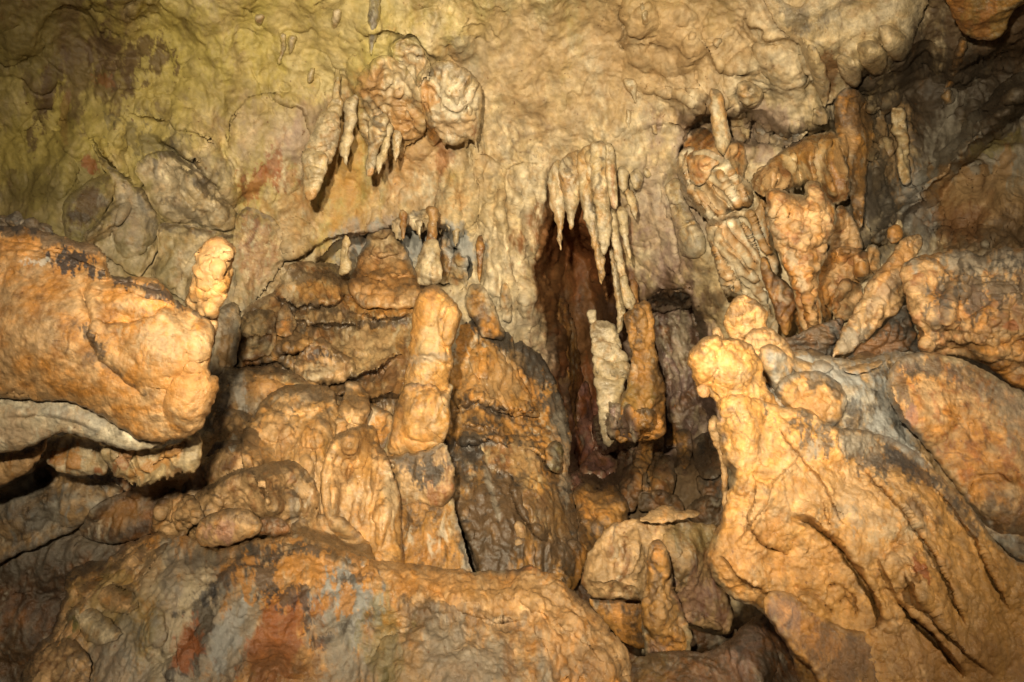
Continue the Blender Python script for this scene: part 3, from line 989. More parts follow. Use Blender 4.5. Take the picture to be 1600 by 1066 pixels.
B('flowstone_fold', "240,236 275,240 320,275 355,310 374,345 366,372 330,375 300,362 262,350 240,325 225,290 210,262", ('b', .05), 'wall', 'flow',
  'cream fold whose dark edged lobe ends beside the rusty wall patch', 'flowstone', fl, fat=.45, soft=.5, blend=16,
  lobes=[(345, 335, 30, 24, 50, .08, .6), (310, 300, 60, 22, 40, .08, .7), (275, 320, 46, 24, 30, .06, .7)],
  steps=[("250,245 290,262 330,300 372,345", -.05, 14)],
  paints=[(330, 300, 60, 8, 45, 'dkgrey', .7, .7, 8, .25), (290, 330, 40, 9, 35, 'dkgrey', .5, .7, 8, .25)])
B('flowstone_fold', "250,352 300,352 350,365 372,368 350,400 330,430 300,440 292,470 262,452 235,432 245,400", ('b', .05), 'white', 'flow',
  'shadowed cream fold just behind the golden stalagmite', 'flowstone', fl, fat=.45, soft=.5, blend=16,
  lobes=[(310, 385, 40, 26, 10, .08, .6), (262, 420, 26, 36, 20, .07, .6), (300, 430, 16, 40, 25, .06, .6)],
  paints=[(262, 410, 30, 50, 10, 'olive', .5, .5, 14, .4), (300, 362, 60, 6, 10, 'soot', .6, .6, 8, .3)])
B('flowstone_fold', "375,330 410,330 440,360 445,400 430,430 405,460 385,490 365,470 370,440 362,400", ('b', .05), 'wall', 'flow',
  'cream freckled lobe hanging right of the golden stalagmite', 'flowstone', fl, fat=.45, soft=.5, blend=16, fringe=16,
  paints=[(400, 400, 40, 60, 0, 'rust', .4, 1.3, 5, .08)])

# pale draped rocks under the outcrop
un = "draped rocks in the hollow under the outcrop"
B('flowstone_drape', "-200,716 0,706 40,700 72,686 66,712 40,738 0,757 -200,830", 2.95, 'peach', 'flow', 'orange tinted rock lip at the left edge under the outcrop',
  'flowstone', un, fat=.5, hmax=.15)
B('flowstone_drape', "68,694 92,680 130,684 160,692 168,715 162,740 128,742 92,736 70,718", 3.15, 'white', 'sheet', 'pale drape with three orange oval patches under the arch',
  'flowstone', un, fat=.6, amp=.5, crust=('tan', .2, 4), paints=[(90, 712, 7, 11, 10, 'rust', .75, .4, 6, .2), (116, 718, 22, 17, -20, 'orange', .8, .5, 8, .2), (153, 734, 6, 6, 0, 'rust', .8, .4, 6, .2)])
B('flowstone_drape', "165,698 200,694 240,702 285,690 310,676 314,700 305,735 275,738 245,752 215,757 186,742 168,728", 2.9, 'white', 'sheet',
  'white folded drape with orange streaks under the nose of the outcrop', 'flowstone', un, fat=.6, amp=.6, crust=('tan', .2, 4), fringe=8,
  steps=[("165,740 190,700 205,690", .02, 12), ("218,756 204,720 203,696", .025, 18), ("228,738 262,712 300,690", .025, 14)],
  paints=[(190, 720, 8, 30, 35, 'rust', .6, .6, 8, .3), (250, 720, 10, 46, 58, 'orange', .7, .6, 8, .3), (275, 745, 20, 12, 0, 'brown', .6, .5, 8, .3)])
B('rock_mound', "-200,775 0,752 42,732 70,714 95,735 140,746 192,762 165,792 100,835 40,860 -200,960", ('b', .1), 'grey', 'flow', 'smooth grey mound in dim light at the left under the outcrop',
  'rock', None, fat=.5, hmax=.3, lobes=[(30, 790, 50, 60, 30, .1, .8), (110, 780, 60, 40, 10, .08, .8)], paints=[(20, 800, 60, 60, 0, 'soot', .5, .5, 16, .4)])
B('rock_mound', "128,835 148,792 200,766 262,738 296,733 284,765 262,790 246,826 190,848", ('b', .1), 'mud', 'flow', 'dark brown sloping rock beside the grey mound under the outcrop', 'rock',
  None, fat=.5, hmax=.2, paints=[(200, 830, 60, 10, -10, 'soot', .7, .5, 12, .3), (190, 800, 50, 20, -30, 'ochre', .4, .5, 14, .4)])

# ------------------------------------------------------------------ CENTRE: terraced flowstone, cone, pillar
ter = empty('terraced_flowstone', 520, 590, 5.6, 'brown terraced flowstone in overhanging tiers behind the tall central stalagmite', 'flowstone')
T = lambda o, off, **k: B('tier', o, ('b', off), k.pop('sch', 'amber'), 'flute', k.pop('label', None), parent=ter, fat=k.pop('fat', .6), **k)
T("350,600 372,560 368,520 385,480 430,452 440,418 470,410 525,414 560,440 570,452 610,455 650,450 690,470 700,520 650,600 640,640 610,660 540,650 480,612 400,604", .12, fat=.22, soft=.5,
  auto=(46, 10, 26, 2.5, .45), crust=('umber', .7, 10),
  steps=[("430,462 458,476 512,474 552,456", 0.22, 34, 3.5), ("452,490 482,502 520,504 556,510 568,494", 0.22, 28, 3.5), ("556,488 575,494 614,497 650,488", 0.20, 28, 3.5),
         ("424,556 440,548 456,548 486,535 512,545 538,566 548,590 588,577 618,556 640,560", 0.32, 44, 3.5), ("350,570 380,572 430,560 470,580", 0.15, 26, 3.5),
         ("455,586 484,604 510,596 546,590", 0.22, 28, 3.5), ("480,640 545,612 575,626 604,616 640,620", 0.22, 28, 3.5)],
  paints=[(450, 447, 8, 16, 0, 'pale', .6), (500, 452, 40, 10, 0, 'gold', .6, .8, 10, .3), (520, 494, 36, 8, 0, 'cream', .55, .8, 10, .3), (600, 482, 30, 9, 0, 'orange', .7, .8, 10, .3), (570, 530, 60, 20, 0, 'cream', .5, .9, 10, .3), (560, 570, 50, 12, -10, 'cream', .5, .9, 10, .3), (470, 535, 20, 14, -30, 'gold', .6, .8, 10, .3), (540, 440, 14, 20, 0, 'umber', .5), (600, 475, 40, 16, 0, 'orange', .6, .5, 12, .4), (580, 535, 50, 30, 0, 'tan', .5, .6, 12, .4), (520, 490, 26, 10, 0, 'tan', .5, .6, 10, .4),
          (400, 560, 40, 24, 0, 'brown', .6, .6, 12, .4), (490, 430, 70, 12, 4, 'mud', .8, .6, 10, .3), (500, 482, 60, 7, 8, 'mud', .8, .6, 9, .3), (470, 520, 34, 12, -30, 'mud', .8, .6, 9, .3), (580, 505, 70, 6, -3, 'mud', .8, .6, 9, .3), (420, 575, 50, 12, -5, 'mud', .8, .6, 9, .3), (580, 590, 60, 10, -10, 'mud', .8, .6, 9, .3), (380, 470, 30, 30, 0, 'mud', .7, .6, 9, .3), (545, 626, 60, 12, 0, 'mud', .7, .6, 9, .3), (560, 615, 60, 30, 0, 'umber', .5, .6, 12, .4), (620, 590, 30, 30, 0, 'brown', .5, .6, 12, .4)])  # dark bands: crust, plus the terraces' weaker light put into the colour
T("458,572 476,542 502,526 520,544 552,562 546,590 510,596 485,605 464,590", .06, sch='tan', fringe=9, fat=.9, soft=.2, label='pale tier with a black smudge', crust=('umber', .85, 16),
  paints=[(497, 553, 16, 5, 10, 'black', .85, .9, 6, .12), (485, 558, 5, 4, 0, 'black', .7, .8, 5, .15), (500, 585, 22, 16, 0, 'pale', .7)])
T("374,500 394,486 424,484 432,510 428,545 396,560 372,558 368,528", .08, sch='white', label='whitish lump with brown edge', fringe=8, steps=[("374,524 400,527 430,522", .08, 20, 5)],
  paints=[(375, 540, 10, 20, 0, 'brown', .6), (425, 510, 8, 30, 0, 'brown', .6)])
T("432,494 438,480 446,472 455,482 464,505 452,526 431,522", .05, sch='orange', label='small orange knob', fat=.9, soft=.15)
T("338,492 355,476 372,476 376,513 366,573 346,590 328,580 333,543", .1, sch='grey', fat=.8, paints=[(350, 540, 20, 40, 0, 'umber', .5, .6, 10, .4)])
B('cone_stalagmite', "570,386 578,361 598,356 615,362 630,382 642,404 650,427 672,442 648,460 600,462 563,458 545,436 559,408", ('b', .10), 'tan', 'knob',
  'broad layered cone stalagmite topping the brown terraces', 'stalagmite', ext=20, fat=.95, soft=.12, blend=6, steps=[("568,398 600,402 636,394", .10, 18), ("556,432 600,436 650,426", .12, 22)],
  lobes=[(600, 378, 30, 22, 0, .06, .6), (598, 410, 46, 20, 0, .05, .6), (605, 440, 58, 20, 0, .05, .6)],
  paints=[(600, 440, 60, 26, 0, 'orange', .6, .5, 12, .4), (560, 410, 14, 40, 20, 'brown', .6, .5, 8, .3), (600, 375, 22, 14, 0, 'cream', .6)])
B('stalagmite', "535,372 541,366 547,375 546,400 548,425 530,428 532,400", 5.45, 'wall', 'bands', 'thin grey stalagmite left of the layered cone', 'stalagmite', fat=1)
col_ = empty('pillar', 668, 440, 5.5, 'slim pillar, brown above and white below, joining roof to terrace behind the tall stalagmite', 'pillar')
B('upper_shaft', "668,325 684,325 682,360 685,382 678,384 666,382 670,350", 5.45, 'brown', 'bands', 'brown upper shaft', parent=col_, fat=1, paints=[(675, 345, 8, 16, 0, 'tan', .5)])
B('lower_shaft', "666,376 683,376 688,392 687,440 656,444 648,424 654,398", 5.4, 'white', 'bands', 'white scaly lower shaft', parent=col_, fat=1)
B('drapery', "610,350 630,335 660,328 705,330 722,345 718,365 704,352 694,346 682,352 668,346 655,368 640,352 628,366", ('w', .15), 'wall', 'flow',
  'ragged cream lip with short teeth above the grey hollow', 'drapery', fat=.6, fringe=22, rough=2.5, paints=[(635, 355, 10, 16, 0, 'brown', .5)])
B('stalactite', "624,330 633,328 636,350 630,372 625,352", 5.7, 'amber', 'bands', 'short brown stalactite at the left of the ragged lip', 'stalactite')
for x, y, h, wd in [(655, 350, 18, 5), (702, 352, 16, 5), (712, 362, 24, 6)]:
    B('stalactite', f"{x-wd},{y-4} {x+wd},{y-4} {x+wd*.5},{y+h*.5} {x},{y+h} {x-wd*.6},{y+h*.4}", 5.75, 'wall', 'bands',
      'tiny cream stalactite on the ragged lip of the grey hollow', 'stalactite', 'tiny stalactites above the grey hollow', res=1.8)
for x, y, h in [(696, 378, 60), (718, 400, 50)]:
    B('flowstone_curtain', f"{x-10},{y} {x+4},{y-8} {x+12},{y+10} {x+10},{y+h} {x-14},{y+h}", ('b', .03), 'amber', 'drape',
      {696: 'brown rib in the grey hollow right of the pillar', 718: 'brown rib at the right end of the grey hollow'}[x], 'flowstone', 'ribs inside the grey hollow')

# tall central stalagmite and the fluted column under it
st = empty('tall_stalagmite', 650, 710, 4.5, 'tall thick golden stalagmite leaning right in the centre', 'stalagmite')
B('shaft', "657,458 671,447 687,448 700,463 714,476 720,491 715,513 707,543 709,566 702,592 700,615 640,640 622,634 630,598 637,566 640,528 645,502 647,479",
  4.45, 'gold', 'flow', parent=st, fat=.92, amp=.6,
  lobes=[(675, 475, 28, 34, 0, .05, .7), (700, 500, 16, 40, 8, .06, .6), (668, 570, 40, 40, 12, .04, .7)],
  creases=[("636,566 660,556 690,566 708,572", 4, .03), ("706,470 694,500 690,530 700,560", 3, .03)],
  paints=[(676, 455, 26, 9, 0, 'brown', .55, .7, 8, .3), (672, 540, 14, 50, 12, 'cream', .5, .6, 12, .4), (655, 490, 14, 40, 8, 'orange', .4, .5, 12, .4),
          (665, 560, 30, 6, -5, 'grey', .55, .6, 8, .3)])
B('base', "633,606 650,594 672,598 690,612 702,600 708,610 700,632 703,656 694,678 676,690 666,708 630,716 600,713 596,693 612,663 620,632",
  4.38, 'gold', 'flow', parent=st, blend=8, ext=40, fat=.85, lobes=[(662, 650, 44, 40, 10, .08, .7), (640, 690, 46, 22, 0, .05, .7), (698, 618, 10, 18, 10, .04, .6)],
  paints=[(655, 602, 24, 7, 0, 'brown', .6, .6, 8, .3), (622, 650, 8, 40, 18, 'brown', .45, .6, 8, .3), (640, 636, 26, 10, -10, 'umber', .5, .7, 8, .3)])
fc = empty('fluted_column', 670, 890, 4.25, 'pale fluted flowstone column under the tall central stalagmite', 'flowstone')
B('column_top', "592,716 632,709 668,702 692,692 706,712 711,764 700,784 680,796 650,786 622,790 616,745", 4.2, 'tan', 'flow', 'tan upper drum with dark stain', parent=fc, fat=.6, blend=5, auto=(10, 8, 20, 2, .4),
  paints=[(668, 738, 24, 20, 0, 'soot', .9, .7, 9, .25), (650, 722, 50, 12, 0, 'mud', .7, .7, 9, .3), (690, 770, 20, 16, 0, 'rust', .5, .6, 10, .4), (670, 708, 40, 8, 0, 'umber', .5, .6, 8, .4)])
B('column_drum', "622,792 650,783 682,790 706,780 714,810 712,850 716,870 690,876 655,864 636,876 626,848 618,820", ('b', .03), 'white', 'flow', 'whitish middle drum', parent=fc, fat=.6, soft=.3, blend=6, auto=(10, 8, 20, 2, .4), crust=('grey', .3, 4),
  paints=[(640, 815, 14, 12, 0, 'soot', .55, .7, 8, .3), (690, 850, 30, 18, 0, 'orange', .6, .6, 12, .4), (650, 850, 20, 16, 0, 'tan', .5)])
B('column_foot', "636,872 660,862 700,874 720,864 732,890 740,960 620,960 628,900", ('b', .05), 'white', 'flow', parent=fc, blend=6, crust=('grey', .3, 4), fat=.5, paints=[(690, 890, 30, 10, 0, 'pink', .4, .6, 10, .4)])
B('side_curtain', "588,716 612,720 620,770 622,800 632,850 638,900 600,900 572,860 568,820 578,770", ('b', .03), 'white', 'drape', 'grey white curtain left of the column', parent=fc, fat=.7,
  paints=[(600, 760, 8, 40, 4, 'bluegrey', .6, .5, 10, .4), (612, 840, 14, 40, 0, 'tan', .6)])
B('green_flank', "706,770 716,772 734,800 752,836 790,892 800,930 720,930 714,880 710,820", ('b', .03), 'olive', 'drape', 'greenish sloping flank right of the column', parent=fc, fat=.6,
  paints=[(735, 830, 16, 40, -30, 'grey', .5, .6, 10, .4), (740, 880, 12, 10, 0, 'mauve', .5), (725, 890, 10, 20, -20, 'white', .5)])

B('flowstone_bank', "290,880 262,800 290,740 318,690 338,600 380,575 460,590 520,615 600,640 640,680 690,700 712,800 730,860 740,920 700,960 400,960", (4.85, 3.7), 'slope', 'flow',
  'broad cascading flowstone bank between the outcrop and the tall stalagmite', 'flowstone', None, fat=.22, hmax=.25, soft=.4, auto=(70, 14, 40, 2.6, .5), blend=18,
  paints=[(350, 640, 40, 50, 0, 'tan', .6, .6, 14, .4), (620, 760, 40, 60, 0, 'umber', .6, .6, 14, .4)])
# cascade of rounded flowstone left of the tall stalagmite
B('flowstone_apron', "338,580 380,574 425,572 470,588 484,606 440,614 395,652 392,690 350,705 316,694 336,640", ('b', .0), 'tan', 'flow',
  'pale apron with white streak below the brown terraces', 'flowstone', ext=60, fat=.5, hmax=.2,
  paints=[(372, 600, 10, 40, -15, 'white', .8, .5, 8, .3), (352, 610, 16, 40, 0, 'grey', .6, .5, 10, .4), (420, 610, 30, 24, 0, 'orange', .5, .5, 14, .4), (357, 636, 9, 6, 0, 'brown', .7)])
B('flowstone_slope', "312,690 345,642 398,650 402,700 388,745 352,760 330,790 290,800 284,760 296,735", ('b', .02), 'tan', 'flow',
  'smooth tan slope with a small white spike, right of the outcrop', 'flowstone', ext=60, fat=.5, hmax=.2,
  lobes=[(380, 680, 30, 40, 10, .06, .7), (340, 720, 30, 40, 20, .05, .7)], paints=[(364, 690, 5, 13, 18, 'white', .95, .3, 6, .12)])
B('flowstone_mound', "384,668 408,630 432,607 470,600 515,605 528,632 534,670 528,720 530,775 490,812 420,790 388,745 374,705", ('b', .12), 'gold', 'flow',
  'broad domed flowstone mound with grey cap left of the egg shaped knob', 'flowstone mound', ext=70, soft=.15, blend=7, fat=.75, hmax=.38,
  lobes=[(470, 622, 52, 24, 0, .09, .6), (430, 660, 40, 30, 0, .08, .6), (490, 665, 40, 36, 0, .07, .6), (420, 710, 20, 50, 5, .06, .6), (450, 715, 18, 55, 0, .06, .6),
         (478, 712, 16, 55, 0, .06, .6), (505, 705, 18, 50, -4, .06, .6)],
  paints=[(465, 615, 46, 8, 0, 'grey', .55, .7, 8, .3), (440, 632, 40, 5, 0, 'soot', .45, .8, 8, .3), (450, 690, 40, 50, 0, 'peach', .4, .5, 14, .4), (440, 690, 5, 40, 0, 'brown', .4, .5, 8, .4)])
B('stalagmite', "527,650 536,622 541,600 553,594 562,599 575,618 579,635 570,655 566,678 534,676", ('b', .22), 'gold', 'knob',
  'squat egg shaped golden stalagmite left of the tall central one', 'stalagmite', ext=30, soft=.1, blend=4, fat=.95, lobes=[(552, 608, 16, 14, 0, .04, .6), (558, 640, 22, 24, 0, .04, .6)],
  paints=[(555, 605, 16, 8, 0, 'grey', .4, .7, 8, .3)])
B('flowstone_mound', "506,722 520,686 546,669 578,664 592,690 606,716 620,760 626,800 632,850 638,884 604,874 562,836 518,815 500,775", ('b', .10), 'gold', 'flute',
  'golden mound with rope like flutes below the egg shaped stalagmite', 'flowstone mound', ext=50, soft=.15, blend=7, fat=.75, amp=.8,
  lobes=[(548, 700, 40, 34, 0, .07, .6), (550, 770, 12, 60, 14, .05, .6), (575, 760, 12, 64, 10, .06, .6), (528, 760, 14, 50, 10, .05, .6), (598, 800, 12, 60, 6, .05, .6)],
  paints=[(570, 720, 10, 60, 14, 'gold', .6), (560, 690, 30, 12, 0, 'umber', .3), (610, 770, 8, 60, -4, 'pale', .5)])
B('flowstone_mound', "276,815 300,780 328,756 362,737 412,726 452,718 480,738 498,778 492,812 470,835 430,838 340,830 300,838", ('b', .08), 'tan', 'flow',
  'low mound of overlapping rounded lobes above the round stone', 'flowstone mound', ext=40, fat=.6, hmax=.25,
  lobes=[(430, 745, 46, 26, -8, .09, .6), (365, 765, 44, 32, -20, .08, .6), (438, 790, 36, 30, 0, .12, .6), (478, 775, 20, 40, 10, .08, .6), (320, 800, 36, 26, -20, .07, .6)],
  paints=[(420, 730, 50, 8, -8, 'umber', .55, .7, 9, .3), (360, 745, 40, 8, -25, 'umber', .5, .7, 9, .3), (438, 775, 30, 10, 0, 'umber', .45, .7, 8, .3), (460, 800, 8, 24, 0, 'grey', .5)])
B('rock_block', "240,800 248,784 262,772 292,773 312,788 318,812 292,828 284,850 262,846 238,832", ('b', .10), 'peach', 'knob', 'small tan block left of the round stone', 'boulder', ext=20, fat=.8,
  steps=[("240,806 275,808 315,805", .03, 14)])
B('round_stone', "304,832 316,812 345,798 376,795 402,808 408,826 398,838 358,851 324,855 308,846", 3.0, 'peach', 'knob', 'round pinkish stone lying on the big mound', 'boulder', fat=.95, amp=.5,
  creases=[("322,830 338,822 346,830 360,818", 2, .02)], paints=[(340, 832, 26, 16, -10, 'pink', .5, .6, 10, .4), (380, 805, 30, 8, 20, 'umber', .5, .6, 8, .4)])
B('stone', "400,816 412,808 434,809 452,820 444,834 412,837 402,830", 3.05, 'mud', 'knob', 'dark small stone tucked right of the round pinkish stone', 'boulder', fat=.9)

# ------------------------------------------------------------------ LEFT: overhanging orange outcrop and its stalagmite
out = B('rock_outcrop', "-220,352 0,352 30,349 60,356 100,370 150,385 165,399 172,424 191,432 240,436 263,457 280,474 325,500 332,522 324,575 340,592 "
        "338,617 319,660 306,676 263,690 220,688 195,672 160,650 113,627 60,624 0,622 -220,630", (2.75, 2.6), 'rock', 'smooth',
        'huge smooth orange overhanging rock jutting in from the left, black crust on top', 'rock outcrop', fat=.55, hmax=.42, rough=2.2,
        lobes=[(262, 545, 75, 62, 10, .05, 1.2), (60, 520, 120, 90, 0, .05, 1.3), (215, 470, 62, 26, 6, .035, .9),
               (300, 620, 34, 60, 20, .05, .8), (285, 585, 30, 10, 0, -.02, 1), (312, 535, 16, 34, 10, .03, .8)],
        steps=[("128,446 139,483 150,506 142,524 158,558 195,584 232,618", .05, 22), ("265,478 240,500 200,509 150,506", .05, 24),
                ("128,452 200,455 262,470", .025, 16), ("0,606 25,604 36,612", .02, 12),
               ("120,430 200,440 262,458", .03, 12), ("100,398 150,420 200,440", .03, 12)],
        creases=[("139,524 158,558 195,584 226,612", 9, .03), ("150,506 200,509 240,500 265,478", 6, .025), ("128,446 139,483 150,506", 6, .025),
                 ("0,372 60,380 130,405", 2, .012), ("0,386 60,392 110,402", 2, .012), ("20,400 70,402 100,410", 2, .01),
                 ("272,585 285,588 298,584", 3, .02)],
        paints=[(260, 560, 60, 50, 0, 'tan', .5, .6, 30, .4), (285, 600, 60, 30, 20, 'orange', .6, .5, 20, .4),
                (90, 372, 110, 10, 12, 'dkgrey', .7, .7, 10, .2), (115, 405, 34, 16, 15, 'black', .92, .8, 9, .12),
                (215, 448, 60, 8, 20, 'black', .85, .8, 8, .15), (300, 482, 36, 9, 25, 'black', .85, .8, 8, .15),
                (150, 535, 22, 8, 50, 'soot', .8, .8, 8, .2), (180, 580, 40, 5, 35, 'soot', .6, .7, 8, .25),
                (40, 352, 90, 7, 3, 'black', .85, .6, 9, .2), (60, 410, 16, 6, -5, 'white', .7, .8, 6, .15),
                (250, 520, 40, 30, 0, 'pale', .3, 1.1, 6, .15), (100, 620, 130, 8, 4, 'tan', .5, .5, 14, .3)])
B('pale_underside', "-220,622 0,620 60,622 113,625 140,638 161,650 190,668 240,684 262,690 235,700 205,703 165,694 124,681 94,676 71,685 38,700 "
  "0,708 -220,730", (2.66, 2.7), 'curtain', 'smooth', 'pale white calcite band under the orange rock', parent=out, fat=.6, hmax=.16,
  steps=[("0,650 60,648 120,655 160,672", .03, 14)],
  creases=[("38,655 60,646 80,650", 3, .015)],
  paints=[(20, 670, 80, 26, 0, 'orange', .35, .8, 16, .4), (120, 655, 50, 12, 15, 'bluegrey', .4, .7, 12, .3), (70, 660, 50, 8, 0, 'pale', .5)])
for s, (x, y) in enumerate([(4, 350), (25, 344), (48, 350), (70, 358)]):
    B('crust_knob', f"{x-13},{y+6} {x-9},{y-6} {x+2},{y-10} {x+11},{y-4} {x+13},{y+8} {x},{y+12}", 2.75, 'grey', 'knob', None, parent=out,
      paints=[(x, y, 14, 14, 0, 'soot', .8, .5, 8)])
sg = B('stalagmite', "300,442 311,414 314,390 326,375 343,371 357,377 367,393 366,414 362,442 354,464 341,487 336,528 328,560 322,520 318,500 292,474",
       2.78, 'gold', 'knob', 'knobbly golden stalagmite on the tip of the left outcrop', 'stalagmite', fat=.9,
       lobes=[(340, 388, 24, 16, 10, .04, .6), (328, 425, 20, 26, 20, .04, .6), (350, 425, 14, 30, 10, .03, .6), (312, 455, 18, 16, 0, .04, .6),
              (340, 460, 16, 22, 0, .03, .6), (322, 485, 18, 12, 20, .04, .6)],
       paints=[(345, 380, 22, 14, 0, 'brown', .6, .6, 10, .3), (330, 420, 20, 30, 20, 'peach', .5, .5, 12, .4)])

# ------------------------------------------------------------------ BOTTOM: the big foreground mound
bm_ = B('flowstone_mound', "20,1250 34,1100 40,1060 54,1012 80,985 98,935 106,905 150,890 196,850 240,834 292,842 332,862 420,838 452,832 560,868 640,880 720,892 "
        "800,890 832,885 872,905 912,940 952,985 976,1020 984,1070 990,1250", (3.25, 2.35), 'rock', 'flow',
        'big foreground flowstone mound streaked grey, black and brick red', 'flowstone mound', fat=.6, hmax=.55, rough=2.5, amp=1.2, crust=('dkgrey', .22, 6), auto=(90, 12, 60, 3, .22), blend=8,
        lobes=[(270, 930, 60, 110, 22, .09, .8), (200, 1000, 50, 90, 25, .05, .8), (380, 950, 60, 120, 25, .04, 1), (420, 1060, 80, 60, 0, .07, 1.2), (720, 1060, 165, 95, 0, .10, 1.1),
               (900, 980, 60, 100, -30, .06, .8), (500, 880, 90, 40, 10, .03, 1), (920, 1050, 40, 40, 0, .05, .6), (770, 925, 100, 26, 8, .03, 1)],
        steps=[("660,912 690,925 720,950 770,972 820,970", .03, 24), ("800,930 850,960 890,1010", .03, 20), ("860,970 900,990 950,1040", .03, 20)],
        creases=[("575,1040 600,1000 650,980", 4, .02), ("868,1064 876,1030 866,1004", 4, .03)],
        paints=[(290, 960, 70, 130, 22, 'grey', .85, .5, 24, .3), (300, 935, 26, 80, 20, 'pale', .6, .6, 12, .4), (190, 960, 70, 60, 20, 'olive', .5, .5, 20, .4),
                (180, 1050, 70, 60, 10, 'grey', .7, .6, 16, .4), (325, 960, 22, 90, 28, 'soot', .8, .9, 24, .3), (360, 900, 60, 12, -35, 'black', .75, .7, 10, .2),
                (345, 865, 60, 16, -10, 'dkgrey', .7, .6, 14, .3), (370, 980, 30, 90, 22, 'grey', .85, .5, 18, .3), (290, 1040, 22, 60, 20, 'rust', .85, .7, 22, .3),
                (440, 1000, 42, 60, 10, 'rust', .85, .7, 24, .3), (460, 960, 40, 30, 0, 'rust', .6, .6, 14, .3), (235, 900, 16, 60, 25, 'pale', .6, .7, 14, .4), (265, 1010, 10, 70, 20, 'pale', .5, .7, 12, .4), (350, 1000, 14, 60, 24, 'bluegrey', .7, .6, 14, .3), (600, 900, 60, 24, 0, 'peach', .6, .8, 14, .3), (700, 960, 90, 10, 8, 'umber', .6, .8, 12, .3), (860, 940, 60, 14, 38, 'peach', .6, .8, 12, .3), (545, 930, 42, 60, 0, 'bluegrey', .95, .5, 16, .25),
                (520, 1010, 40, 60, 0, 'grey', .8, .5, 18, .35), (480, 890, 80, 40, 10, 'orange', .85, .9, 18, .12), (430, 870, 40, 7, -25, 'black', .8, .9, 9, .15),
                (490, 860, 50, 7, 5, 'dkgrey', .8, .9, 9, .15), (415, 905, 18, 16, 0, 'dkgrey', .8, .9, 8, .15), (450, 935, 26, 14, 0, 'black', .75, 1., 8, .15),
                (560, 905, 20, 10, 0, 'soot', .7, .9, 8, .15), (585, 960, 40, 8, -25, 'soot', .6, .9, 9, .2), (505, 1000, 18, 8, -20, 'black', .7, .9, 8, .15),
                (482, 970, 6, 12, 0, 'black', .7, .9, 6, .15), (720, 1040, 140, 60, 0, 'grey', .75, .5, 26, .4), (660, 970, 70, 22, -15, 'umber', .6, .7, 14, .3),
                (700, 915, 90, 18, 10, 'orange', .5, .6, 14, .4), (800, 930, 90, 24, 0, 'ochre', .5, .6, 14, .4), (640, 1040, 26, 40, 0, 'tan', .6, .6, 14, .4),
                (800, 1035, 12, 40, 5, 'brown', .5, .8, 8, .3), (825, 888, 26, 5, 10, 'rust', .6), (420, 1050, 60, 30, 0, 'brown', .6, .6, 14, .4),
                (602, 1060, 4, 14, 5, 'soot', .8), (930, 1040, 40, 30, 0, 'umber', .5, .6, 10, .4), (900, 990, 50, 60, -30, 'peach', .4, .6, 12, .4),
                (600, 1010, 30, 60, 0, 'olive', .5, .6, 14, .4)])
B('crusted_lump', "440,850 450,834 460,816 488,804 528,807 552,824 576,848 584,880 560,896 520,882 475,862", ('b', .0), 'peach', 'popcorn',
  'rough peach lump on top', parent=bm_, soft=.4, fat=.5, amp=.6, paints=[(500, 868, 50, 8, 15, 'dkgrey', .5, .9, 8, .15)])
lr = "loose rocks on the left flank of the big mound"
for o, d, sch, lab in [
        ("100,914 112,891 148,876 172,878 168,896 140,910 112,922", ('b', .02), 'peach', 'tan rock at the top left corner of the big mound'),
        ("118,918 150,908 172,909 204,920 216,938 212,953 194,960 160,950 134,934", ('b', .02), 'peach', 'long reddish brown rock above the pale wedge on the big mound'),
        ("112,958 128,944 160,958 188,985 188,994 172,1004 146,1006 126,988", ('b', .02), 'white', 'pale flat wedge of rock on the left flank of the big mound'),
        ("36,1058 48,1028 62,1010 104,996 136,1022 140,1060 130,1110 60,1110", ('b', .02), 'tan', 'layered tan rock at the bottom left corner of the big mound'),
        ("84,988 96,962 118,950 126,985 112,1002 90,1002", ('b', .02), 'olive', 'small greenish rock between the pale wedge and the layered corner rock')]:
    B('rock', o, d, sch, 'knob' if sch == 'tan' else 'smooth', lab, 'rock', lr, soft=.4, fat=.6, auto=(5, 10, 24, 1.6, .4))
B('flowstone_knob', "150,892 200,852 240,838 262,850 240,880 225,900 212,925 176,912 168,900", ('b', .02), 'tan', 'flow', 'ridged tan shoulder on the upper left of the big mound', parent=bm_, fat=.5, hmax=.15)

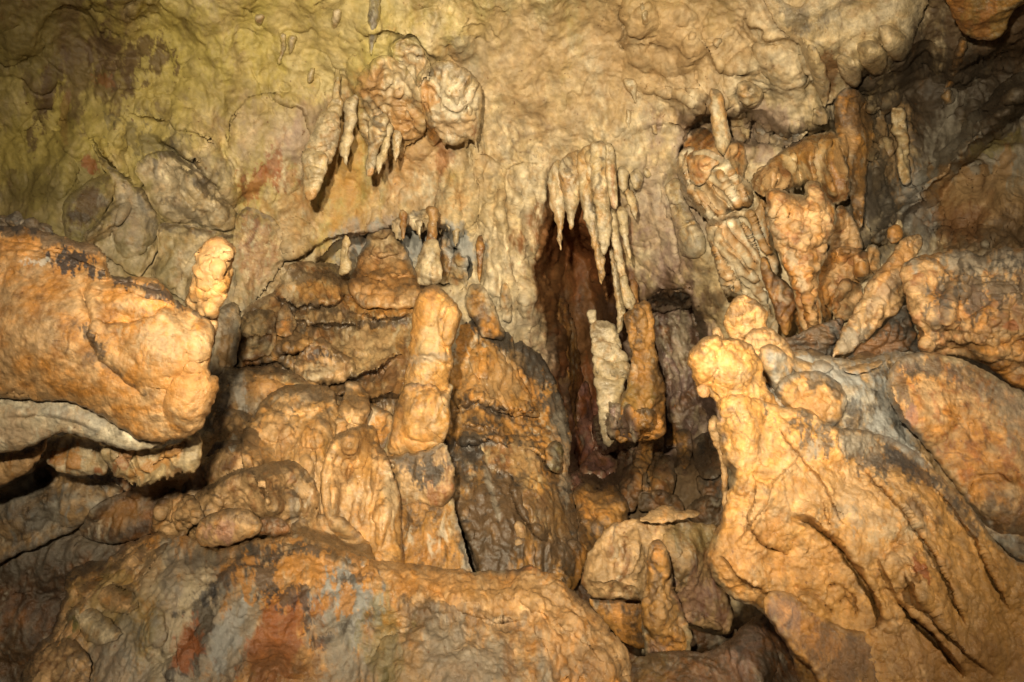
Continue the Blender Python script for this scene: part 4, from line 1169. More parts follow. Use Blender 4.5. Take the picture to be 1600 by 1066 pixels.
# ------------------------------------------------------------------ CENTRE RIGHT: dark crested slope with fluted faces
sl = empty('flowstone_slope', 800, 850, 5.0, 'dark crested fluted flowstone slope right of the tall stalagmite', 'flowstone')
B('ridge', "712,505 726,488 750,494 782,506 812,528 842,554 866,590 884,640 894,686 888,740 905,815 915,880 870,950 780,980 735,860 708,780 695,640", ('w', .35, .15), 'slope', 'flute',
  parent=sl, fat=.5, hmax=.34, soft=.2, amp=.9, auto=(46, 10, 26, 3, .45), crust=('soot', .9, 17),
  steps=[("704,640 725,632 745,622 756,626 780,640 836,646 846,640", .16, 34, 5), ("745,500 752,540 744,575 752,610", .06, 24), ("706,692 740,690 772,683 792,694 806,676", .16, 26, 5),
         ("800,700 830,702 860,722 884,724", .12, 30, 5), ("796,745 812,800 850,846", .12, 26), ("716,660 760,664 790,672", .08, 16, 8)],
  paints=[(772, 520, 60, 15, 28, 'soot', .95, .6, 10, .2), (830, 562, 60, 20, 48, 'soot', .95, .6, 10, .2), (872, 640, 60, 18, 68, 'dkgrey', .9, .6, 10, .25), (770, 590, 40, 44, 20, 'tan', .5, .6, 14, .4), (760, 638, 50, 8, 12, 'soot', .8, .6, 9, .3), (740, 700, 44, 18, 0, 'soot', .9, .6, 12, .3), (790, 780, 80, 60, 50, 'soot', .75, .6, 16, .4), (880, 830, 40, 60, 0, 'mud', .9, .5, 16, .4), (760, 860, 70, 60, 0, 'mud', .9, .5, 16, .4), (815, 625, 14, 30, 10, 'orange', .5), (860, 800, 50, 60, 0, 'umber', .8, .5, 18, .4), (780, 800, 60, 70, 20, 'umber', .9, .5, 18, .4), (740, 720, 36, 34, 0, 'soot', .75, .6, 14, .3),
          (880, 700, 14, 60, -6, 'grey', .5), (820, 720, 24, 30, -20, 'tan', .6), (752, 740, 8, 20, 0, 'ochre', .5), (770, 780, 5, 40, -14, 'grey', .6, .4, 8, .3), (735, 660, 40, 12, 0, 'umber', .5, .7, 10, .3)])
B('fluted_face', "732,556 762,530 788,556 818,596 836,634 840,650 800,648 760,630 748,594", ('b', .0), 'slope', 'flute', 'smooth tan fluted face', parent=sl, fat=.35, fringe=6, crust=('umber', .3, 6),
  paints=[(790, 600, 40, 40, 30, 'tan', .6)])
B('fluted_face', "748,700 790,680 822,690 850,725 880,780 900,838 850,846 812,800 800,745 770,735", ('b', .0), 'amber', 'flute', 'pale to black streaked lower face', parent=sl, fat=.35, fringe=10,
  paints=[(820, 720, 24, 30, -20, 'tan', .6), (850, 800, 50, 50, 0, 'umber', .75, .5, 14, .4)])
B('stalagmite', "734,488 728,470 735,450 742,443 750,442 757,450 768,468 780,492 788,508 756,506", ('b', .1), 'slope', 'knob', 'small brown double headed stalagmite under a straw on the crest of the dark slope', 'stalagmite', ext=20, fat=.9)
B('straw_stalactite', "746,372 755,371 756,400 753,425 750,444 747,430 744,400", 5.75, 'brown', 'bands', 'thin rust brown straw pointing down at the double headed stalagmite', 'stalactite', fat=1, res=1.8)
B('stalagmite', "784,452 790,440 797,455 800,500 786,500", ('b', .03), 'brown', 'knob', 'thin dark stalagmite just right of the double headed one', 'stalagmite', fat=1, res=1.8)
B('drip_finger', "866,572 884,580 895,592 888,607 876,602 858,590", ('b', .08), 'tan', 'smooth', 'blunt tan finger poking out beside the crest of the dark slope', 'flowstone', fat=.95)
dr = empty('stalagmite', 812, 870, 4.4, 'small beaded stalagmite in the dark gully foot', 'stalagmite')
B('bead', "803,824 812,815 822,826 822,842 806,844", 4.4, 'tan', 'knob', parent=dr, fat=1, res=1.8)
B('bead', "801,848 812,842 822,850 820,872 804,872", 4.38, 'peach', 'knob', parent=dr, fat=1, res=1.8)

# ------------------------------------------------------------------ RECESS: stalagmites, ribs and small knobs at the back
lay = empty('stalagmite', 950, 610, 6.0, 'pale stalagmite built of drooping layers, with a little white peg on top', 'stalagmite')
for k, o in enumerate(["923,507 935,501 955,503 966,520 972,545 950,548 924,532", "925,528 955,528 975,548 982,566 955,578 928,562",
                       "927,556 955,562 982,566 980,592 955,602 930,588", "930,588 955,592 976,594 972,640 960,690 942,690 934,640"]):
    B('layer', o, 6.0 - .04 * k, 'stal', 'bands', None, parent=lay, fat=.9, fringe=5)
B('peg', "917,494 919,485 926,484 933,489 931,506 924,508", 6.0, 'white', 'smooth', parent=lay, fat=1, res=1.8)
B('stalagmite', "978,492 992,476 1012,473 1020,494 1024,536 1028,573 1039,596 1038,630 1020,642 993,646 964,640 970,612 980,596 986,558 981,521", 5.7, 'slope', 'popcorn',
  'stout brown popcorn crusted column in the middle of the recess', 'stalagmite', ext=46, fat=.85, size=1.2,
  paints=[(1005, 500, 12, 40, 0, 'gold', .5), (1030, 600, 12, 30, 0, 'umber', .6), (990, 620, 24, 20, 0, 'olive', .4), (1000, 590, 10, 40, 0, 'orange', .4)])
B('stalagmite', "982,440 988,436 996,445 998,474 986,478", 6.1, 'brown', 'smooth', 'small red brown peg behind the brown column', 'stalagmite', fat=1, res=1.8)
B('flowstone_apron', "990,642 1024,642 1036,688 1032,730 1000,712 996,680", ('b', .15), 'slope', 'flute', 'brown draped foot under the popcorn crusted column', 'flowstone', ext=40, fat=.7)
B('drapery', "862,462 884,470 900,520 910,590 914,650 902,684 884,650 872,580 864,520", ('b', .06), 'brown', 'flute', 'dark brown fluted curtain on the left side of the recess', 'drapery', None, fat=.5, soft=.3, blend=10, fringe=10)
B('stalagmite', "900,640 906,610 914,596 922,612 926,650 930,690 896,690", ('b', .08), 'red', 'knob', 'reddish stalagmite rising left below the pale layered one', 'stalagmite', None, fat=.9, blend=6)
B('stalagmite', "1044,676 1050,640 1058,630 1066,642 1070,690 1040,700", ('b', .08), 'slope', 'knob', 'thin dark stalagmite before the ribbed purplish curtain', 'stalagmite', None, fat=.9, blend=6)
cur = "ribbed curtains of the recess wall"
B('drapery', "1012,478 1040,462 1088,470 1104,520 1116,580 1126,650 1108,690 1070,690 1046,660 1040,600 1030,560 1022,520", ('b', .04), 'mauve', 'flute',
  'purplish ribbed curtain right of the brown popcorn crusted column', 'drapery', cur, fat=.4, soft=.3, blend=10, amp=1.5, fringe=12,
  paints=[(1060, 520, 10, 60, -8, 'pale', .5, .8, 8, .3), (1090, 560, 8, 60, -8, 'dkbrown', .7, .8, 8, .3), (1040, 500, 8, 40, -8, 'dkbrown', .7, .8, 8, .3), (1080, 640, 40, 30, 0, 'dkbrown', .5, .8, 8, .3)])
B('drapery', "934,636 960,630 990,640 998,690 984,726 958,720 938,700", ('b', .04), 'mauve', 'flute', 'short purplish ribbed curtain under the pale layered stalagmite', 'drapery', cur,
  fat=.4, soft=.3, blend=8, amp=1.2, fringe=10, paints=[(975, 670, 10, 40, 0, 'dkbrown', .7, .6, 8, .3)])
B('ledge', "1010,470 1022,457 1053,449 1086,438 1092,462 1070,480 1040,484 1016,482", ('b', .12), 'dark', 'scale', 'dark shelf across the recess wall right of the brown column', 'ledge', fat=.7, fringe=6)
B('banded_column', "1040,288 1062,280 1072,315 1090,345 1104,378 1092,402 1066,398 1056,360 1046,325", ('b', .05), 'stal', 'bands', 'grey cream banded column left of the white draperies', 'column', fat=.9,
  creases=[("1045,322 1070,318", 3, .05), ("1055,362 1090,346", 3, .05)], paints=[(1070, 390, 30, 20, 0, 'grey', .5)])
rl = "reddish lumps at the foot of the recess"
for o, d, sch, lab in [("882,704 892,672 912,656 934,670 936,702 920,730 896,742", ('b', .12), 'red', 'rust red lump at the left foot of the recess'),
                       ("906,742 912,720 934,706 958,714 966,742 950,760 918,758", ('b', .12), 'red', 'pinkish lump at the foot of the recess'),
                       ("926,660 940,645 962,655 968,690 950,708 934,700", ('b', .12), 'mauve', 'purplish lump beneath the layered stalagmite'),
                       ("884,745 900,735 912,748 906,766 888,768", ('b', .12), 'red', 'small dark red lump beside the dark slope')]:
    B('flowstone_lump', o, d, sch, 'drape', lab, 'flowstone', rl, fat=.8)
B('flowstone_curtain', "856,695 872,690 882,704 880,734 862,736 852,716", ('b', .1), 'olive', 'flute', 'short greenish rib at the lower right end of the dark slope', 'flowstone', fat=.8)
kg = "knobbly dark stalagmites at the back, above the slab"
for o, d, sch, lab in [
        ("1055,680 1066,672 1079,675 1083,697 1077,734 1080,764 1064,780 1050,757 1058,719", ('b', .14), 'slope', 'tallest knobbly stalagmite above the slab'),
        ("998,692 1010,680 1020,690 1019,714 1010,742 1022,770 990,772 988,722", ('b', .14), 'slope', 'knobbly stalagmite left of the tallest one above the slab'),
        ("1088,748 1110,736 1134,748 1138,778 1116,792 1096,774", ('b', .14), 'dark', 'blackish rounded knob right of the tallest stalagmite above the slab'),
        ("1084,690 1100,676 1122,682 1134,712 1124,742 1096,746 1086,720", ('b', .14), 'dark', 'blackish knob under the thin beaded stalagmite'),
        ("1022,735 1036,712 1052,722 1054,760 1040,782 1020,776", ('b', .14), 'amber', 'ochre knob between the two tall stalagmites above the slab'),
        ("970,745 985,725 1000,740 1000,780 984,800 968,780", ('b', .14), 'mud', 'dim brown knob just right of the double boulder'),
        ("1000,770 1030,765 1060,780 1070,800 1020,800 996,795", ('b', .14), 'mud', 'low dim lump right behind the slab'),
        ("1072,795 1095,776 1130,780 1135,812 1110,826 1080,815", ('b', .14), 'mud', 'pale topped dim block right of the slab')]:
    B('stalagmite' if 'stalagmite' in lab and 'under' not in lab else 'small_rock', o, d, sch, 'knob', lab, 'stalagmite' if 'stalagmite' in lab and 'under' not in lab else 'rock', kg, fat=.9)
B('boulder', "896,768 912,754 936,762 950,752 970,768 982,790 982,806 966,822 940,828 912,830 900,800", ('b', .15), 'slope', 'knob', 'double rounded brown boulder behind the split boulder', 'boulder', ext=40, fat=.85,
  lobes=[(955, 790, 28, 36, 0, .08, .6), (912, 790, 18, 34, 0, .05, .6)])

# split boulder with slab and column
B('boulder', "908,908 915,876 931,846 950,822 976,815 996,810 1063,813 1120,826 1112,862 1118,906 1142,940 1140,990 1112,986 1078,976 1058,958 1003,940 958,936 924,934",
  (3.75, 3.5), 'tan', 'flow', 'big tan boulder, overhanging below, with a flat slab on top', 'boulder', fat=.6, hmax=.34, amp=1.2, crust=('umber', .35, 6),
  lobes=[(985, 870, 30, 46, 10, .06, 1.2), (1080, 870, 36, 50, -10, .06, 1.2), (940, 900, 34, 40, 10, .05, .8), (1050, 850, 14, 24, 0, .04, .7)],
  steps=[("912,912 958,910 1003,925", .02, 10), ("1060,955 1090,950 1140,988", -.03, 16)],
  paints=[(1090, 930, 40, 40, 30, 'pink', .35, .6, 12, .4), (1090, 840, 40, 20, 0, 'olive', .4, .6, 12, .4), (940, 880, 24, 30, 0, 'tan', .5)])
B('slab', "1000,812 1012,802 1026,793 1042,790 1064,797 1090,797 1091,806 1056,814 1024,818", (3.75, 3.55), 'peach', 'smooth', 'flat tan slab lying on the big tan boulder', 'slab', fat=.5, hmax=.05)
B('column', "1015,856 1025,846 1040,853 1049,891 1060,936 1080,985 1071,1006 1056,1012 1058,1040 1040,1052 1020,1046 1009,1004 1002,959 1011,891", 3.35, 'slope', 'knob',
  'lumpy column standing before the big tan boulder', 'column', blend=8, ext=60, fat=.85, lobes=[(1030, 960, 26, 50, 0, .05, .6), (1030, 890, 16, 36, 0, .03, .7), (1062, 990, 16, 16, 0, .03, .6)],
  paints=[(1040, 940, 20, 50, 0, 'tan', .4), (1030, 1030, 24, 20, 0, 'mauve', .4)])
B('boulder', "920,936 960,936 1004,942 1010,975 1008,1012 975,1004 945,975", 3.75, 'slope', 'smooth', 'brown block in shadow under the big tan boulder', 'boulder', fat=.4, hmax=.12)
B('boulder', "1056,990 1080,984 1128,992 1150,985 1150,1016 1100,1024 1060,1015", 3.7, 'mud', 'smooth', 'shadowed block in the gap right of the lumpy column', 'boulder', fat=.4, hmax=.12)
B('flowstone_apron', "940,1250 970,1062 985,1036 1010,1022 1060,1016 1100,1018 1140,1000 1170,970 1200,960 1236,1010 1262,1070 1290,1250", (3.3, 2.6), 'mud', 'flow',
  'dim reddish brown flowstone apron at the bottom right of centre', 'flowstone', fat=.4, hmax=.25, paints=[(1150, 1000, 50, 60, 20, 'mauve', .5, .6, 14, .4), (1020, 1040, 30, 30, 0, 'olive', .5, .6, 12, .4), (1060, 1060, 90, 40, 0, 'brown', .5)],
  lobes=[(1170, 1010, 40, 70, -10, .06, .8)])

# ------------------------------------------------------------------ CEILING: hanging block, stalactites
hb = empty('hanging_block', 700, 100, 5.0, 'blocky ceiling pendant with toothed rim and orange flake, top centre left', 'rock pendant')
B('block', "655,114 678,98 700,94 727,108 745,124 754,143 750,188 744,230 735,216 700,226 684,210 660,176 644,143", ('b', .30), 'stal', 'drape', parent=hb, fat=.85, soft=.12, fringe=8, amp=.8, auto=(14, 8, 24, 2, .4), blend=8,
  lobes=[(715, 150, 34, 50, 10, .06, .7)], paints=[(712, 170, 34, 44, 0, 'calcite', .5, .7, 10, .3), (715, 195, 34, 20, 0, 'peach', .6), (740, 215, 8, 16, 0, 'rust', .6), (700, 105, 46, 12, 8, 'grey', .5), (665, 150, 12, 26, 20, 'orange', .6)])
B('flake', "661,150 668,170 684,196 690,212 678,226 664,210 656,180", ('b', .02), 'orange', 'knob', 'orange flake', parent=hb, fat=.7)
B('toothed_rim', "612,72 640,62 662,80 672,110 660,122 652,136 640,118 628,112 616,96", ('b', .1), 'stal', 'drape', 'toothed rim', parent=hb, fat=.6, fringe=22)
for x, y, h in [(714, 156, 18), (726, 164, 20), (736, 174, 24), (746, 136, 24), (704, 214, 16), (728, 212, 20), (742, 214, 18)]:
    B('tooth', f"{x-5},{y-6} {x+5},{y-6} {x+3},{y+h*.4} {x},{y+h} {x-3},{y+h*.4}", ('b', .02), 'stal', 'bands', None, parent=hb, fat=1, res=1.8)
B('rock_bulge', "556,130 575,100 610,90 645,120 658,160 664,200 640,226 618,240 600,230 575,225 560,190", ('b', .1), 'stal', 'drape', 'ragged orange stained bulge left of the hanging block', 'rock', fat=.55, auto=(26, 7, 22, 2.5, .5),
  fringe=20, paints=[(575, 130, 20, 30, 0, 'orange', .6), (630, 190, 30, 30, 0, 'orange', .6, .6, 12, .4), (610, 160, 20, 20, 0, 'tan', .5)])
big = empty('stalactite', 505, 100, 5.2, 'largest stalactite, ringed and cream, left of the hanging block', 'stalactite')
B('neck', "520,60 533,60 533,110 531,143 536,160 530,192 524,205 506,200 508,170 520,146 522,110", 5.25, 'stal', 'bands', parent=big, fat=1, paints=[(526, 90, 8, 50, 0, 'olive', .5)])
B('ringed_body', "508,172 528,178 531,195 527,228 514,256 492,252 478,236 480,222 494,192", 5.1, 'stal', 'bands', parent=big, fat=1, creases=[("494,200 515,206 530,200", 2, .02), ("482,222 505,226 525,222", 2, .02)])
B('ringed_tip', "471,244 479,232 494,232 512,246 510,270 495,303 485,315 477,310 474,288", 5.02, 'stal', 'bands', parent=big, fat=1, creases=[("472,262 490,258 510,266", 2, .02), ("475,285 490,280 505,282", 2, .02)],
  paints=[(484, 308, 10, 10, 0, 'orange', .6)])
mid = "stalactites between the largest one and the hanging block"
for o, d, lab in [("538,160 548,150 560,150 556,190 552,212 546,240 541,260 536,246 531,244 530,226 536,205", 5.3, 'two pronged cream stalactite just right of the largest one'),
                  ("580,184 592,178 606,182 600,214 590,240 586,264 580,275 571,270 575,233 576,203", 5.15, 'long tan stalactite with orange tip, midway to the hanging block'),
                  ("603,190 612,195 613,205 604,248 597,262 591,273 587,256 595,222", 5.2, 'thin tan stalactite touching the long tan one'),
                  ("612,205 626,205 626,230 618,253 613,235", 5.3, 'short tan stalactite nearest the orange flake')]:
    B('stalactite', o, d, 'stal', 'bands', lab, 'stalactite', mid, fat=1, paints=[(580, 270, 10, 10, 0, 'orange', .7)])
sm = "small stalactites on the upper ceiling"
for o, lab in [("438,54 446,54 446,76 441,90 436,100 434,92 440,74", 'thin curved stalactite on the yellow ceiling, upper left'), ("452,56 464,58 460,74 453,86 450,72", 'short stub beside the thin curved stalactite'),
               ("485,106 492,107 490,124 483,132 478,126", 'stubby blunt stalactite alone above the largest one'), ("521,16 532,16 530,34 520,50 516,38", 'pointed grey stalactite at the top, above the largest one'),
               ("534,62 542,60 538,76 533,80", 'tiny stub beside the neck of the largest stalactite'), ("400,22 412,26 406,40 398,36", 'tiny stub highest on the yellow ceiling'),
               ("577,0 594,-6 592,40 582,84 576,70", 'dark greenish streaky stalactite at the top edge'),
               ("974,126 992,124 996,145 993,163 986,150", 'short thick dark stalactite right of the bare wall'), ("978,172 987,174 986,195 984,213 979,195", 'slim stalactite below the short thick dark one'),
               ("1012,180 1018,180 1024,195 1026,209 1018,203", 'tiny stalactite slanting right, near the orange draperies'), ("1118,60 1128,62 1122,76 1114,70", 'tiny stub on the wrinkled ceiling, upper right'),
               ("1000,6 1012,14 1012,40 1009,50 1002,32", 'dark tapering stub beside the ceiling crack')]:
    B('stalactite', o, ('b', .01), 'olive' if 'greenish' in lab else 'stal', 'bands', lab, 'stalactite', sm, fat=1.2, soft=.15, blend=4, res=1.8)

# central stalactite cluster
cl = "stalactites of the central cluster over the recess"
fan = empty('drapery', 900, 250, 5.7, 'fan of joined stalactites over the dark brown hole', 'drapery')
for k, (o, d) in enumerate([("856,276 864,258 876,250 886,278 885,318 880,350 877,392 873,378 866,340 858,310", 5.72), ("876,252 905,236 912,260 906,300 899,335 892,360 887,335 880,310 874,285", 5.66),
                            ("905,238 928,230 930,290 934,340 946,392 940,446 934,425 922,372 911,335 903,290", 5.62), ("915,240 940,226 944,250 934,290 926,300 914,270", 5.56)]):
    B('spike', o, d, 'stal', 'drape', None, parent=fan, fat=.9, amp=.6, paints=[(868, 330, 4, 40, -8, 'ochre', .4), (925, 280, 4, 40, 4, 'ochre', .4)])
for o, d, lab in [("922,234 946,227 951,290 956,360 950,392 944,398 938,392 931,340", 5.5, 'blunt brush tipped stalactite in the middle of the cluster'),
                  ("946,226 960,234 964,285 965,322 960,327 952,312 946,275", 5.45, 'ochre stalactite high on the right of the brush tipped one'),
                  ("964,325 978,328 983,372 985,412 980,395 972,374 966,350", 5.6, 'slim pale stalactite beside the jointed one'),
                  ("966,264 978,264 980,290 976,300 969,298", 5.55, 'short cut off stalactite high in the cluster'),
                  ("974,296 988,298 995,322 994,345 984,328", 5.6, 'short pointed stalactite at the right of the cluster'),
                  ("984,276 996,262 1004,280 1000,296 990,292", 5.7, 'knobbly stub at the upper right of the cluster'),
                  ("930,262 938,262 941,300 950,330 944,322 934,296", 5.45, 'rust streaked spike in front of the brush tipped stalactite'),
                  ("1016,262 1026,264 1030,282 1024,284", 5.8, 'tiny stub at the far right of the cluster')]:
    B('stalactite', o, d, 'stal', 'bands', lab, 'stalactite', cl, fat=1, paints=[(958, 300, 4, 40, 0, 'rust', .5)])
B('stalactite', "998,231 1007,229 1012,252 1018,274 1010,277 1003,256", 5.75, 'stal', 'bands', 'ringed stalactite right above the cluster', 'stalactite', cl, fat=1, res=1.8)
jt = empty('stalactite', 965, 340, 5.75, 'long jointed stalactite reaching down to the brown column', 'stalactite')
B('upper_joint', "948,330 964,332 970,382 980,434 972,440 964,420 957,390", 5.7, 'stal', 'bands', parent=jt, fat=1)
B('lower_joint', "968,434 980,430 984,448 994,472 988,484 976,481 970,458", 5.65, 'stal', 'bands', parent=jt, fat=1)
B('back_spike', "952,390 962,400 970,450 978,490 966,520 962,470", 5.85, 'stal', 'bands', parent=jt, fat=1)

# ------------------------------------------------------------------ RIGHT BACK: draperies, dark wall
B('column', "1109,146 1118,140 1127,147 1134,176 1142,210 1138,232 1130,243 1119,225 1111,195", 4.95, 'stal', 'flow', 'smooth pale slanting column dropping from the ceiling to the orange draperies', 'column', fat=1,
  paints=[(1133, 190, 6, 40, -8, 'orange', .5), (1112, 180, 4, 40, -8, 'ochre', .4)])
wd = empty('drapery', 1130, 340, 5.2, 'cream drapery with orange caps left of the big brown drape', 'drapery')
B('white_sheet', "1062,242 1082,232 1132,246 1160,280 1176,292 1178,326 1150,331 1124,343 1100,340 1082,312 1066,280", ('b', .32), 'curtain', 'sheet', 'cream lower sheet', parent=wd, fat=.6, hmax=.2, amp=.45, soft=.1, steps=[("1110,338 1085,302 1066,250", 0.11, 17, 0, 1), ("1130,340 1104,318 1086,286", 0.11, 17, 0, 1), ("1147,330 1124,308 1102,282", 0.11, 17, 0, 1), ("1160,326 1140,295 1122,262", 0.11, 17, 0, 1), ("1172,322 1156,290 1138,256", 0.11, 17, 0, 1), ("1176,312 1168,300 1158,284", 0.11, 17, 0, 1)], blend=5, crust=('tan', .2, 4),  fringe=10,
  paints=[(1110, 300, 10, 40, -40, 'ochre', .4), (1150, 322, 36, 6, -20, 'orange', .5)])
B('orange_cap', "1068,226 1080,206 1105,200 1121,225 1131,245 1115,264 1096,290 1080,286 1070,252", ('b', .06), 'orange', 'flow', 'bright orange cap', parent=wd, fat=.8, soft=.12, blend=4, creases=[("1097,262 1108,262 1118,248", 2, .03)])
B('orange_drop', "1132,240 1145,220 1163,226 1164,263 1160,288 1149,270 1135,256", ('b', .06), 'orange', 'knob', 'orange teardrop', parent=wd, fat=1, soft=.1, blend=4, paints=[(1146, 258, 9, 8, 0, 'cream', .6)])
B('side_fold', "1056,250 1068,245 1078,285 1090,325 1074,320 1060,280", ('b', .05), 'grey', 'drape', 'grey fold on its left', parent=wd, fat=.7)
wl = B('drapery', "1104,358 1112,342 1128,336 1152,330 1176,323 1178,278 1198,260 1225,262 1240,300 1222,330 1208,372 1216,420 1208,450 1213,500 1214,522 1180,500 1160,470 1130,452 1116,402", ('b', .42), 'curtain', 'sheet',
  'white crumpled drapery with ochre ridges left of the orange knobbly column', 'drapery', fat=.6, hmax=.26, fringe=8, amp=.45, soft=.15, blend=5, crust=('tan', .2, 4),
  steps=[("1152,446 1124,402 1106,366", 0.12, 18, 0, 1), ("1188,444 1172,424 1140,385 1114,350", 0.12, 18, 0, 1), ("1194,420 1156,376 1132,340", 0.12, 18, 0, 1), ("1206,446 1196,410 1172,370 1152,334", 0.12, 18, 0, 1), ("1208,404 1188,370 1174,328", 0.12, 18, 0, 1), ("1168,486 1146,450 1126,410", 0.12, 18, 0, 1), ("1198,506 1172,470 1150,436", 0.12, 18, 0, 1), ("1212,500 1200,470 1180,440", 0.12, 18, 0, 1), ("1246,474 1226,432 1206,382 1196,332 1190,290", 0.12, 18, 0, 1), ("1224,396 1212,342 1206,290", 0.12, 18, 0, 1)],
  paints=[(1150, 330, 44, 7, -15, 'umber', .6, .6, 8, .3), (1190, 300, 12, 60, 10, 'ochre', .6), (1140, 370, 6, 30, -40, 'orange', .5), (1165, 385, 5, 36, -30, 'orange', .5),
          (1198, 370, 6, 50, -8, 'orange', .55)])
dm = B('drapery', "1180,272 1200,256 1217,240 1255,218 1300,206 1316,225 1324,263 1328,302 1308,320 1280,300 1262,288 1230,298 1200,302 1180,300 1174,288", ('b', .32), 'dome', 'sheet',
  'broad brown draped dome with cream streaks above the orange knobbly column', 'drapery', fat=.75, hmax=.32, fringe=14, amp=.4, soft=.12, blend=5, steps=[("1206,306 1208,280 1220,248", 0.1, 20, 0, 1), ("1240,300 1240,268 1246,232", 0.1, 20, 0, 1), ("1276,292 1268,262 1268,224", 0.1, 20, 0, 1), ("1308,312 1296,262 1292,214", 0.1, 20, 0, 1)], 
  lobes=[(1215, 275, 20, 40, 20, .05, .7), (1265, 255, 20, 46, -10, .05, .7), (1300, 265, 18, 50, -14, .05, .7)],
  paints=[(1240, 265, 9, 36, -28, 'cream', .8, .5, 8, .3), (1208, 282, 14, 20, -30, 'peach', .7), (1275, 240, 7, 24, -20, 'tan', .6), (1312, 245, 8, 34, -10, 'tan', .5), (1260, 222, 60, 8, -20, 'dkbrown', .5)])
rb = "rounded knobs in the dark notch above the brown dome"
for o, d, lab in [("1138,180 1150,172 1166,178 1174,205 1164,222 1146,218", ('b', .06), 'brown knob right of the slanting pale column'), ("1178,196 1194,186 1208,204 1202,222 1184,224", ('b', .06), 'ringed grey knob in the notch'),
                  ("1152,132 1175,128 1190,150 1180,168 1160,160", ('b', .06), 'pleated cream knob at the top of the notch'), ("1206,212 1236,200 1262,206 1240,224 1210,236", ('b', .06), 'grey ledge knob directly above the brown dome'),
                  ("1270,172 1286,166 1292,186 1282,200 1270,192", ('b', .06), 'small pale knob at the right end of the notch')]:
    B('small_rock', o, d, 'stal' if 'cream' in lab or 'pale' in lab else 'amber' if 'brown knob' in lab else 'grey', 'drape', lab, 'rock', rb, fat=.9)
B('column', "1306,156 1328,138 1354,158 1366,210 1356,262 1352,300 1348,352 1336,350 1326,300 1320,250 1308,215", ('b', .15), 'slope', 'flow', 'dark brown column at the edge of the dark right wall', 'column', fat=.8, blend=4, auto=(12, 8, 18, 2, .5),
  paints=[(1345, 180, 26, 30, 0, 'umber', .8), (1338, 280, 14, 60, 0, 'umber', .5), (1325, 220, 10, 16, -10, 'peach', .6)])
cf_ = B('ceiling_fold', "1190,-20 1250,10 1300,-60 1420,-100 1450,-10 1432,50 1416,84 1402,92 1382,112 1352,118 1332,132 1308,152 1290,160 1262,110 1248,70 1215,40", ('b', .05), 'wall', 'smooth',
  'pale smooth slanting ceiling fold with blunt fingers, upper right', 'rock', fat=.35, soft=.4, hmax=.22, fringe=10,
  lobes=[(1370, 90, 24, 40, -40, .08, .7), (1400, 68, 24, 36, -40, .10, .7), (1320, 60, 60, 46, -30, .06, .9), (1270, 110, 14, 60, -22, .08, .7), (1340, 110, 14, 28, -40, .06, .7)],
  paints=[(1245, 30, 30, 24, 20, 'dkgrey', .6), (1300, 120, 26, 26, 0, 'brown', .75, .6, 10, .3), (1280, 140, 5, 40, -24, 'pale', .6), (1300, 20, 60, 6, -35, 'dkgrey', .4, .8, 8, .3)])
for o in ["1338,70 1362,62 1388,84 1382,112 1370,118 1346,100", "1374,40 1402,44 1420,70 1416,90 1402,94 1380,72", "1306,90 1324,86 1346,116 1340,134 1328,132 1310,112", "1262,70 1280,84 1296,130 1292,166 1282,160 1266,112"]:
    B('finger', o, ('b', .05), 'wall', 'smooth', None, parent=cf_, fat=.8, soft=.12, blend=4)
B('rock_overhang', "1460,-60 1484,10 1496,40 1512,56 1545,62 1570,50 1590,10 1680,-10 1760,-60", ('w', .25), 'slope', 'flow', 'brown overhang bulging from the ceiling at the top right corner', 'rock', fat=.5, hmax=.3,
  paints=[(1540, 30, 60, 30, 0, 'brown', .6), (1590, 20, 60, 40, 0, 'olive', .4)])
B('rock_fold', "1500,60 1512,66 1500,110 1484,150 1470,170 1476,130 1488,95", ('b', .03), 'slope', 'flow', 'thin brown blade hanging under the top right overhang', 'rock', fat=.8)
B('drip_formation', "1392,173 1402,168 1412,172 1418,196 1420,240 1421,284 1410,287 1403,262 1402,225 1394,205", ('b', .06), 'white', 'drape', 'bright white drip streak on the dark right wall', 'flowstone', fat=.8, blend=3, soft=.15, crust=('white', .1, 2))
wk = "cream knobs around the white drip streak"
for x, y, r, lab in [(1362, 166, 11, 'pair of cream knobs high left of the white drip streak'), (1378, 172, 9, 'small cream knob beside the pair at the top of the dark wall'), (1372, 212, 10, 'cream knob left of the middle of the white streak'), (1385, 228, 14, 'largest cream knob touching the white streak'),
                     (1362, 240, 10, 'yellowish knob left of the largest cream knob'), (1482, 150, 10, 'pale knob alone under the thin brown blade')]:
    B('small_rock', f"{x-r},{y} {x-r*.5},{y-r*.9} {x+r*.6},{y-r*.8} {x+r},{y+r*.3} {x+r*.4},{y+r*1.2} {x-r*.6},{y+r}", ('b', .02), 'white', 'drape', lab, 'rock', wk, fat=.9)

